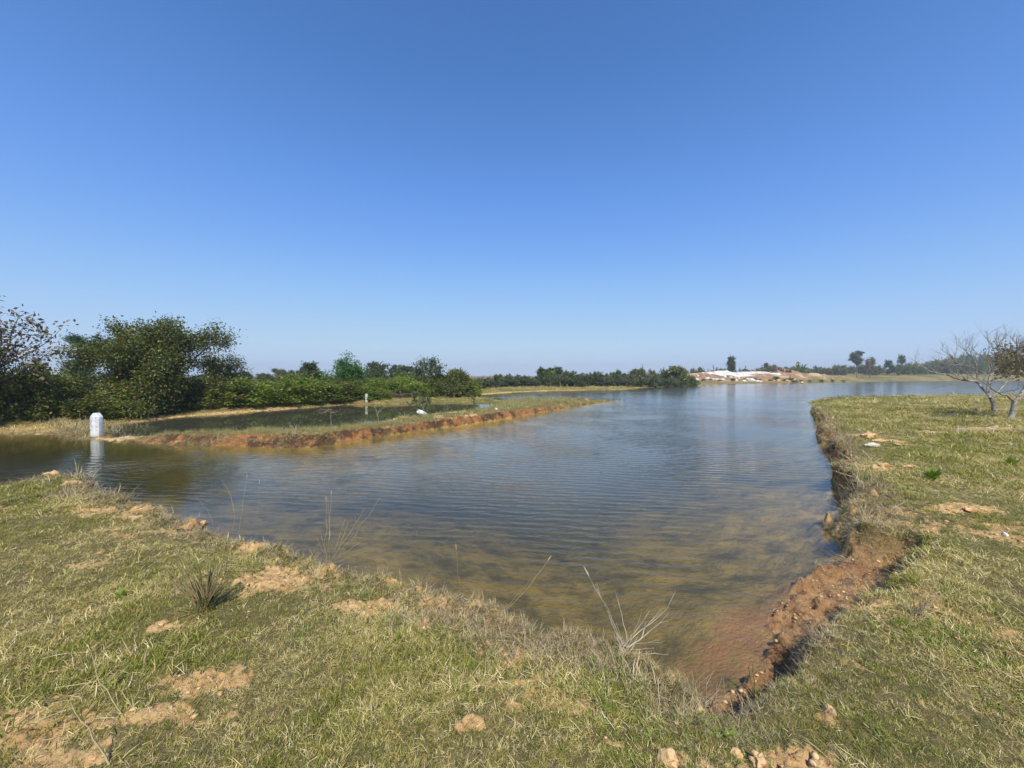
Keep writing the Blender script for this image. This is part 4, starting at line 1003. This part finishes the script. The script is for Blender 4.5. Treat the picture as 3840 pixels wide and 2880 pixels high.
# crumbs of dry clay on the bare patches
g = Geo(); bm = bmesh.new(); bmesh.ops.create_icosphere(bm, subdivisions=1, radius=1.0)
IV = np.array([v.co[:] for v in bm.verts]); IT = np.array([[v.index for v in f.verts] for f in bm.faces]); bm.free()
n = 60000; rr = np.sqrt(rng.uniform(1.4, 64, n)); aa = rng.uniform(-1.0, 1.0, n); pts = np.stack([rr * np.sin(aa), rr * np.cos(aa)], 1)
z, land, bare, mud, q = terrain(pts)
k = (land > .02) & ((rng.random(n) < bare * .30 - .03) | ((mud > .5) & (rng.random(n) < .15)) | ((rng.random(n) < .003)))
pts, z, rr = pts[k][:7000], z[k][:7000], rr[k][:7000]
for (x, y), zz, r_ in zip(pts, z, rr):
    sc = rng.uniform(.003, .009) * (1 + r_ * .08) * rng.choice([1, 1, 1, 1.7])
    V = IV * rng.uniform(.7, 1.25, (12, 1)) * (sc, sc * rng.uniform(.6, 1), sc * .6)
    a = rng.uniform(0, 6.28); ca, sa = math.cos(a), math.sin(a)
    g.add(np.column_stack([V[:, 0] * ca - V[:, 1] * sa + x, V[:, 0] * sa + V[:, 1] * ca + y, V[:, 2] + zz + sc * .25]), None, IT)
tag(obj('clay_crumbs', g.mesh('clay_crumbs'), CLAY), 'crumbled dry clay bits strewn over the bare patches', 'soil', kind='stuff')

# ------------------------------------------------------------------ stalks, tussocks, twigs
def gbase(px, py):
    gp = at(px, py, -.1)
    for _ in range(3):
        zz = ground_z(gp[0], gp[1]); gp = at(px, py, zz)
    return np.array((gp[0], gp[1], zz))
def stalk(g, b, px, py, bow=0.0, r0=.0035, head=False, lean=0.0, Y=None):
    t = dep(px, py, b[1] + lean if Y is None else Y)
    n = 8; u = np.linspace(0, 1, n)[:, None]
    P = b * (1 - u) + t * u
    L = np.linalg.norm(t - b)
    P = P + np.array((bow, 0, -abs(bow) * .2)) * L * (np.sin(u * math.pi * .9) + .0)
    P = P + rng.normal(size=P.shape) * .012 * L * np.sin(u * math.pi); r0 = r0 * .8
    g.tube(P, np.linspace(r0, r0 * .35, n), 4)
    if head:
        d = P[-1] - P[-2]; d /= np.linalg.norm(d)
        H = P[-1] + np.linspace(0, 1, 4)[:, None] * d * .07
        g.tube(H, np.array([.002, .0065, .005, .001]), 5)
    return P
def clump(name, bpx, bpy, tips, mat, lab, cat, r0=.0035, heads=(), extra=0, spread=.5, eh=.15, bmat=None, side=0.0, bw=.0035):
    b = gbase(bpx, bpy)
    e = empty(name, tuple(b), lab, cat)
    g = Geo()
    for i, t in enumerate(tips):
        off = rng.normal(size=3) * (.018, .018, 0)
        P = stalk(g, b + off, t[0], t[1], t[2] if len(t) > 2 else rng.normal() * .05, r0 * rng.uniform(.7, 1.2), i in heads)
        if side and rng.random() < side:
            q = P[5]; d = P[5] - P[4]; d = d / np.linalg.norm(d) + rng.normal(size=3) * .5; d /= np.linalg.norm(d)
            g.tube(q + np.linspace(0, 1, 4)[:, None] * d * .09, np.linspace(r0 * .5, r0 * .2, 4), 3)
    g.V = [v - b for v in g.V]
    obj('stalks', g.mesh('stalks'), mat, e)
    if extra:
        g2 = Geo(); blades(g2, extra, eh * .5, eh, .03 if bw < .005 else .12, spread, bw, .8)
        obj('leaves', g2.mesh('leaves'), bmat or G_DRY, e)
    return e
fan = lambda cx, cy, n, a0, a1, l0, l1: [(cx + math.sin(a) * L, cy - math.cos(a) * L) for a, L in zip(np.radians(np.linspace(a0, a1, n)) + rng.normal(size=n) * .15, l0 * .6 + (l1 * 1.05 - l0 * .6) * rng.random(n) ** 1.3)]
clump('tussock', 765, 2285, fan(765, 2285, 56, -44, 34, 120, 265) + [(622, 2010, .06), (706, 2110, .0), (735, 2090, 0), (845, 2065, .05), (655, 2180, 0)], STEM_G, 'dark upright grass tussock standing in the turf on the left bank', 'grass tussock', .0072, (34, 37), 160, .7, .26, G_TALL)
clump('dry_stalk_clump', 1235, 2112, [(1223, 1880, 0), (1242, 1858, 0), (1228, 1862, .01), (1292, 1945, .02), (1305, 1960, .02), (1365, 1905, .02), (1428, 1858, .03), (1340, 2015, 0), (1355, 2030, 0), (1187, 2015, 0), (1200, 1990, 0), (1375, 2065, .02), (1290, 2060, .1)], STRAWM,
      'clump of pale dry stalks fanning out from the bank edge over the water', 'dry stalks', .0062, (0, 1), 70, 1.1, .13, G_DRY, .5)
clump('dead_twig_clump', 2345, 2440, [(2206, 2162, .03), (2230, 2190, .03), (2306, 2216, .02), (2404, 2295, .04), (2434, 2290, .03), (2432, 2372, .03), (2522, 2212, .14), (2510, 2292, .06), (2480, 2285, -.02), (2455, 2430, 0), (2300, 2362, 0), (2335, 2385, 0), (2508, 2455, 0), (2470, 2400, 0)], TWIG_W,
      'bleached branching dead twigs on the near bank above the brown shallows', 'dead twigs', .0030, (0,), 60, 1.0, .12, G_DRY, .7)
clump('dry_stalk_pair', 1890, 2292, [(2050, 2105, .03), (1985, 2170, .05), (1960, 2200, .0)], STRAWM, 'pair of leaning dry stalks on the bank edge in the middle', 'dry stalks', .0052, (0,), 30, 1.1, .1, G_DRY)
clump('dry_stalk', 1725, 2240, [(1710, 2062, .02)], STRAWM, 'single thin upright stalk at the bank edge left of the leaning pair', 'dry stalk', .0028, (0,), 16, 1.0, .09)
clump('forked_stalk', 1572, 2190, [(1563, 2012, .02), (1650, 2030, .03), (1590, 2130, 0), (1545, 2130, 0), (1625, 2130, .02)], STEM_G, 'forked thin brown stalks on the bank right of the fanning clump', 'dry stalks', .0028, (0,), 26, .9, .1, G_DRY, .6)
clump('grass_stalk', 878, 1996, [(822, 1798, .16)], STRAWM, 'pale stalk arching left over the water behind the tilted boulder', 'grass stalk', .0055, (), 12, 1.0, .08)
clump('grass_stalk', 805, 1965, [(735, 1868, .12)], STRAWM, 'shorter arching pale stalk rising beside the tilted boulder', 'grass stalk', .0055, (), 12, 1.0, .08)
clump('grass_stalk', 904, 2005, [(925, 1795, .0)], STRAWM, 'straight tall seed stalk against the water right of the arching one', 'grass stalk', .0046, (0,), 12, 1.0, .08)
clump('grass_stalk', 960, 2022, [(972, 1812, .01)], STRAWM, 'faint thin upright stalk, farthest right of the bank-edge stalks', 'grass stalk', .0018, (0,), 10, 1.0, .08)
clump('grass_stalk', 558, 1892, [(612, 1796, .02)], STEM_G, 'thin dark leaning stalk at the left bank edge', 'grass stalk', .0024, (), 10, 1.0, .08)
clump('grass_stalk', 700, 1930, [(720, 1868, .0), (742, 1876, .03), (690, 1880, 0)], STEM_G, 'small dark forked weed beside the reddish clay rock', 'weed', .0026, (), 12, .8, .08)
clump('straw_stalk', 425, 2870, [(262, 2630, .02)], STRAWM, 'thick pale straw stalk standing in the lower left turf, nearest the bottom', 'straw stalk', .0048, (), 20, 1.0, .1, G_STRAW)
clump('straw_stalk', 428, 2700, [(345, 2445, -.05)], STRAWM, 'pale bent straw stalk in the lower left turf, behind the nearest one', 'straw stalk', .0034, (), 16, 1.0, .1, G_STRAW)
clump('straw_stalk', 475, 2660, [(540, 2490, .02), (455, 2590, 0)], STRAWM, 'pale green straw stalks leaning right in the lower left turf', 'straw stalk', .0036, (0,), 16, 1.0, .1, G_MIX)
clump('straw_stalk', 480, 2470, [(455, 2388, .0)], STRAWM, 'short straw stalk above the bent one in the left turf', 'straw stalk', .004, (), 12, 1.0, .08, G_STRAW)
clump('broken_stalk', 735, 2290, [(728, 2392, .05), (870, 2402, -.12), (1000, 2390, .02)], STRAWM, 'broken straw stalks fallen forward at the foot of the dark tussock', 'straw stalk', .0042, (), 40, 1.3, .12, G_STRAW)
clump('twig_tangle', 800, 2155, [(860, 2085, 0), (842, 2095, .03), (815, 2075, 0), (790, 2100, -.03), (880, 2120, 0)], TWIG_W, 'small bleached twig tangle beside the bare clay patch', 'dead twigs', .003, (), 30, 1.0, .09, G_DRY, .8)
clump('twig_tangle', 325, 1812, fan(325, 1812, 16, -80, 85, 25, 75), TWIG_W, 'grey tangle of dead twigs on the tip of the left bank', 'dead twigs', .004, (), 50, 1.3, .14, G_DRY, .9)
clump('reed_stub', 400, 1868, [(380, 1820, .02), (392, 1826, 0), (410, 1832, 0), (385, 1845, 0)], TWIG_W, 'few bleached reed stubs on the left bank by the bare patch', 'reed stubs', .0045, (), 12, 1.0, .08)
clump('dead_branch', 3332, 1922, [(3404, 1868, .06), (3365, 1905, 0), (3300, 1890, 0)], TWIG_W, 'white dead branch lying in the grass of the right bank', 'dead branch', .0065, (), 40, 1.2, .14, G_DRY, .9)
clump('twig_tangle', 3172, 1915, fan(3172, 1915, 18, -110, 20, 40, 95), TWIG_W, 'dry twig tangle overhanging the water on the right bank, nearer one', 'dead twigs', .0042, (), 60, 1.3, .16, G_DRY, .9)
clump('twig_tangle', 3165, 1760, fan(3165, 1760, 18, -100, 50, 30, 70), TWIG_B, 'dry twig tangle overhanging the water on the right bank, farther one', 'dead twigs', .0042, (), 60, 1.3, .18, G_DRY, .9)
clump('root_tangle', 3190, 2110, fan(3190, 2110, 26, -165, -60, 60, 170), TWIG_B, 'brown roots and stalks hanging over the eroded mud bank', 'roots', .0045, (), 70, 1.3, .16, G_DRY, .9)
clump('root_tangle', 3090, 2400, fan(3090, 2400, 14, -120, -10, 50, 130), TWIG_B, 'pale dry stalks overhanging the shaded mud hollow', 'roots', .0028, (), 70, 1.2, .14, G_DRY, .9)
clump('reed_sprout', 2820, 2600, [(2806, 2500, 0), (2822, 2490, 0), (2850, 2545, .03)], STEM_G, 'dark young reed sprouts standing at the muddy inlet', 'reed', .005, (), 14, .6, .1, G_LUSH)
clump('dead_twig', 2660, 2640, [(2650, 2540, 0), (2700, 2580, .05), (2625, 2600, 0), (2735, 2595, 0), (2690, 2560, 0)], TWIG_W, 'small bleached twigs at the left of the muddy inlet', 'dead twigs', .003, (), 50, .9, .1, G_DRY, .9)
clump('dry_grass_spray', 2590, 2590, fan(2590, 2590, 14, -50, 60, 60, 130), STRAWM, 'feathery dry grass spray on the bank corner above the inlet', 'dry grass', .0022, (), 60, .9, .11, G_DRY, .8)
clump('dry_weed', 3430, 2310, fan(3430, 2310, 12, 0, 60, 90, 260), TWIG_B, 'long brown weed stalks bending over the right bank turf', 'weed', .0034, (), 40, 1.1, .12, G_DRY, .6)
clump('dry_weed', 3560, 1770, fan(3560, 1770, 12, -60, 60, 20, 60), TWIG_B, 'grey dry weed patch on the right bank, lower one', 'weed', .004, (), 60, 1.1, .14, G_DRY, .6)
clump('dry_weed', 3600, 1625, fan(3600, 1625, 20, -80, 80, 15, 38), TWIG_W, 'grey dry weed patch below the bare trees', 'weed', .006, (), 120, 1.1, .24, G_DRY, .6)
def broadleaf(px, py, w, lab, n=14):
    b = gbase(px, py); L = w / F * b[1]
    g = Geo(); r = np.random.default_rng(int(px))
    for i in range(n):
        a = i * 2.4; t = r.uniform(.3, 1.2); d = np.array((math.cos(a) * math.sin(t), math.sin(a) * math.sin(t), math.cos(t)))
        s = np.array((-math.sin(a), math.cos(a), 0)); l = L * r.uniform(.6, 1.1)
        P0 = d * l * .1
        g.add([P0, P0 + d * l * .4 + s * l * .16, P0 + d * l * .45, P0 + d * l * .4 - s * l * .16, P0 + d * l * .9 - np.array((0, 0, l * .12))], [(0, 1, 4, 2), (0, 2, 4, 3)])
    o = obj('broadleaf_weed', g.mesh('broadleaf_weed'), G_LUSH, None, tuple(b)); tag(o, lab, 'weed')
broadleaf(2725, 2775, 62, 'bright green broad-leaved weed beside the clay lumps at the bottom')
broadleaf(455, 2240, 40, 'small green broad-leaved weed in the left turf', 18)
broadleaf(3245, 1815, 42, 'green leafy weed on the edge of the right bank', 22)
broadleaf(3500, 1800, 56, 'bright leafy weed patch on the right bank turf', 30)
broadleaf(3790, 1745, 46, 'pale green weed near the right border of the turf', 18)
broadleaf(2800, 1740 + 1000, 30, 'little green weed right of the broad-leaved one', 8)

# saplings and twigs on the spit
def sapling(name, bpx, bpy, tpx, tpy, cx, cy, w, h, n, leafm, barkm, lab, leaf=.08, twigs=5):
    b = gbase(bpx, bpy); e = empty(name, tuple(b), lab, 'sapling'); Y = b[1]
    g = Geo(); P = stalk(g, b, tpx, tpy, .03, .012)
    C = []
    for i in range(twigs):
        q = P[-1 - rng.integers(0, 4)]; t = dep(cx + rng.uniform(-.5, .5) * w, cy + rng.uniform(-.5, .5) * h, Y) + (0, rng.normal() * .12, 0)
        u = np.linspace(0, 1, 5)[:, None]; T = q * (1 - u) + t * u + rng.normal(size=(5, 3)) * .01
        g.tube(T, np.linspace(.006, .002, 5), 4); C += [T[2], T[3], T[4], T[4]]
    C = np.array(C); C = C[rng.integers(0, len(C), n)] + rng.normal(size=(n, 3)) * .05
    g.V = [v - b for v in g.V]; obj('stem', g.mesh('stem'), barkm, e)
    gl = Geo(); gl.leaves(C - b, leaf, 2.4, .3, rng, .6); obj('leaves', gl.mesh('leaves'), leafm, e)
sapling('sapling', 1241, 1606, 1237, 1535, 1225, 1540, 75, 40, 70, L_PURP, BARK_P, 'sapling with withered purple leaves on the spit in front of the pond', .07, 7)
sapling('sapling', 1588, 1562, 1584, 1512, 1580, 1488, 90, 46, 240, L_EUC, BARK_P, 'leafy grey-green sapling with drooping leaves on the spit', .13, 12)
sapling('sapling', 1784, 1545, 1775, 1500, 1772, 1480, 26, 30, 36, L_EUC, BARK_D, 'thin leaning sapling with few drooping leaves near the thin strip', .13, 5)
sapling('sapling', 1418, 1588, 1415, 1545, 1411, 1524, 60, 22, 40, L_BRIGHT, BARK_P, 'small sapling with sparse bright leaves over the pond', .08, 5)
for i, (px, py, w, h) in enumerate(((455, 1622, 60, 52), (485, 1617, 50, 46), (515, 1614, 50, 44), (548, 1612, 50, 40), (425, 1612, 40, 40))):
    clump('dead_reed', px, py, fan(px, py, 9, -55, 55, h * .4, h), TWIG_B if i % 2 else STRAWM, 'tangled dead reed clump at the left end of the pond, right of the marker', 'dead reeds', .012, (), 50, .8, .3, G_DRY, side=1.0, bw=.009)['group'] = 'dead reeds right of the marker'
TW = [(1022, 1602, 62, 45), (1108, 1612, 56, 36), (1363, 1592, 75, 42), (1519, 1566, 60, 36), (1677, 1546, 60, 26), (870, 1608, 30, 26), (442, 1626, 30, 56), (500, 1614, 50, 40), (540, 1612, 50, 44), (470, 1618, 30, 36), (1830, 1512, 20, 26), (1960, 1505, 20, 20), (1160, 1606, 20, 30)]
for i, (px, py, w, h) in enumerate(TW):
    clump('bare_twig_bush', px, py, fan(px, py, 7, -58, 58, h * .5, h * 1.15), TWIG_W, ['bare forked twig bush on the spit, left of the purple sapling', 'low bare twigs on the spit close left of the purple sapling', 'wide bare twig bush on the spit, between the two leafy saplings',
        'bare twigs at the left foot of the leafy grey-green sapling', 'thin bare twigs on the spit, right of the leafy grey-green sapling', 'small curled bare twig above the red cut bank', 'tallest bare forked twig just right of the white marker', 'tangled bare twigs at the left end of the pond',
        'bare twigs right of the tangled ones at the left end of the pond', 'low pale twigs between the marker and the pond', 'tiny bare twigs where the thin strip meets the spit', 'tiny bare twigs on the tall grass of the far spit', 'thin lone twig behind the spit grass'][i], 'twig bush', .0065, (), 0, side=1.0)
# dead reeds in the marsh left of the marker
for i in range(44):
    px = -60 + i * 9.6 + random.uniform(-6, 6); py = random.uniform(1596, 1630)
    if 330 < px < 400: py = random.uniform(1596, 1606)
    clump('dead_reed', px, py, fan(px, py, 8, -50, 50, 18, 52), TWIG_B if i % 3 == 0 else STRAWM, 'tan dead reed clump in the marsh left of the white marker', 'dead reeds', .012, (), 70, .7, .34, G_STRAW if i % 2 else G_DRY, side=1.0, bw=.009)['group'] = 'dead reeds left of the marker'

# ------------------------------------------------------------------ the two half-bare trees on the right bank
CR = lambda u, v: (3400 + u * .2652, 1200 + v * .2652)
def limb(g, pts, Y, r0, r1, tips, twigs, drift=.8, seed=0, tl=.62):
    r = np.random.default_rng(seed)
    off = np.cumsum(np.concatenate([[0], r.normal(size=len(pts) - 1)])) * drift * .12
    off = off - off[0] + np.linspace(0, r.normal() * drift, len(pts))
    P = np.array([dep(*CR(u, v), Y + o) for (u, v), o in zip(pts, off)])
    t = np.linspace(0, len(P) - 1, len(P) * 3)
    P2 = np.stack([np.interp(t, np.arange(len(P)), P[:, k]) for k in range(3)], 1)
    P2[1:-1] = (P2[:-2] + P2[1:-1] * 2 + P2[2:]) / 4
    P2 += r.normal(size=P2.shape) * .008
    g.tube(P2, np.linspace(r0, r1, len(P2)) * .72, 7)
    for _ in range(twigs):
        k = r.integers(len(P2) // 3, len(P2) - 1)
        d = P2[k + 1] - P2[k - 1]; d /= np.linalg.norm(d) + 1e-9
        d = d * .8 + np.array((r.normal() * .5, r.normal() * .5, abs(r.normal()) * .7)); d /= np.linalg.norm(d)
        grow(g, tips, P2[k], d, tl * r.uniform(.5, 1.2), max(.007, r0 * .25), 0, 2, r, .25, .06, (3, 4), .6, .6, 4, .3)
def bare_tree(base, limbs, Y, lab, leafn, leafbox, trunkmat, lm):
    b = gbase(*base); Y = b[1]
    e = empty('half_bare_tree', tuple(b), lab, 'tree')
    gt = Geo(); gb = Geo(); tips = []
    for i, (pts, r0, r1, tw, part) in enumerate(limbs):
        limb(gt if part else gb, pts, Y, r0, r1, tips, tw, 0 if part else .9, seed=int(base[0]) + i)
    for g in (gt, gb): g.V = [v - b for v in g.V]
    obj('trunk', gt.mesh('trunk', True), trunkmat, e); obj('branches', gb.mesh('branches', True), trunkmat, e)
    if leafn:
        r = np.random.default_rng(5); u0, u1, v0, v1 = leafbox
        C = np.array([dep(*CR(r.uniform(u0, u1), v0 + (v1 - v0) * r.beta(2, 1.6)), Y + r.normal() * .6) for _ in range(leafn // 6)])
        C = (C[:, None] + r.normal(size=(len(C), 6, 3)) * .10).reshape(-1, 3)
        gl = Geo(); gl.leaves(C - b, .085, 1.9, .3, r, .2); obj('crown', gl.mesh('crown'), lm, e)
BT = simple_mat('half_bare_bark', (.36, .32, .26), (.18, .15, .115), 12, .9, .5, 30, (.42, .39, .32), 6, .55, .65)
bare_tree((3725, 1545), [
 ([(1235, 1310), (1232, 1210), (1195, 1110)], .115, .09, 0, 1), ([(1195, 1110), (1120, 1020), (990, 870), (830, 855), (700, 830), (560, 770), (340, 740), (230, 660), (120, 650)], .07, .012, 9, 0),
 ([(1140, 1030), (1165, 880), (1180, 780), (1245, 725), (1290, 620), (1320, 480), (1250, 260)], .075, .015, 8, 0), ([(1130, 780), (990, 690), (880, 655), (740, 630), (670, 550), (600, 500), (470, 400)], .035, .008, 7, 0),
 ([(670, 540), (715, 420), (750, 250)], .018, .006, 3, 0), ([(985, 840), (990, 700), (970, 580), (910, 520), (820, 430), (650, 290)], .035, .007, 6, 0), ([(740, 630), (600, 635), (500, 600), (390, 560)], .018, .006, 3, 0),
 ([(950, 820), (850, 740), (650, 650), (560, 560)], .022, .006, 3, 0), ([(1195, 1110), (1270, 1030), (1350, 960), (1440, 850), (1520, 640), (1500, 420)], .06, .012, 6, 0), ([(1165, 870), (1300, 820), (1500, 760), (1700, 700)], .035, .01, 4, 0),
 ([(1225, 700), (1130, 560), (1000, 480), (920, 390)], .03, .007, 5, 0), ([(1130, 560), (1170, 400), (1120, 150)], .02, .005, 4, 0), ([(990, 870), (790, 890), (640, 910), (490, 935)], .012, .004, 3, 0), ([(1290, 620), (1380, 450), (1410, 200)], .025, .006, 5, 0), ([(1300, 600), (1200, 330), (1080, 220)], .02, .005, 4, 0)],
 16, 'leaning half-bare tree on the right bank with long bare limbs, left one of two', 260, (1200, 1500, 380, 640), BT, L_PURP)
bare_tree((3791, 1568), [
 ([(1470, 1400), (1500, 1290), (1520, 1160)], .12, .10, 0, 1), ([(1520, 1160), (1600, 1070), (1665, 980), (1720, 800), (1760, 560), (1800, 300)], .085, .02, 8, 0), ([(1512, 1150), (1440, 1080), (1300, 1030), (1200, 970), (1050, 850), (900, 800)], .05, .01, 4, 0),
 ([(1440, 1080), (1500, 1010), (1600, 960), (1700, 940)], .03, .008, 3, 0), ([(1300, 1030), (1480, 1000), (1660, 950)], .022, .006, 3, 0), ([(1700, 850), (1600, 700), (1560, 500), (1560, 260)], .05, .01, 8, 0), ([(1560, 560), (1650, 420), (1640, 250)], .03, .008, 5, 0), ([(1600, 700), (1480, 620), (1380, 600)], .03, .008, 5, 0), ([(1640, 800), (1900, 760), (2100, 620)], .05, .01, 5, 0)],
 16, 'half-bare tree on the right bank, right one of two, still carrying olive leaves', 3600, (1290, 2050, 330, 800), BT, L_OLB)

# ------------------------------------------------------------------ the air
g = Geo(); g.box((0, 320, 11), (1900, 1500, 42))
m, nt = newmat('haze_air'); b_ = NB(nt)
pv = b_.n('ShaderNodeVolumePrincipled'); pv.inputs['Color'].default_value = (.92, .96, 1.0, 1); pv.inputs['Density'].default_value = .0008; pv.inputs['Anisotropy'].default_value = .2
o_ = b_.n('ShaderNodeOutputMaterial'); b_.l(pv.outputs[0], o_.inputs['Volume'])
tag(obj('haze', g.mesh('haze'), m), 'thin pale haze in the air over the lake', 'haze', kind='stuff')
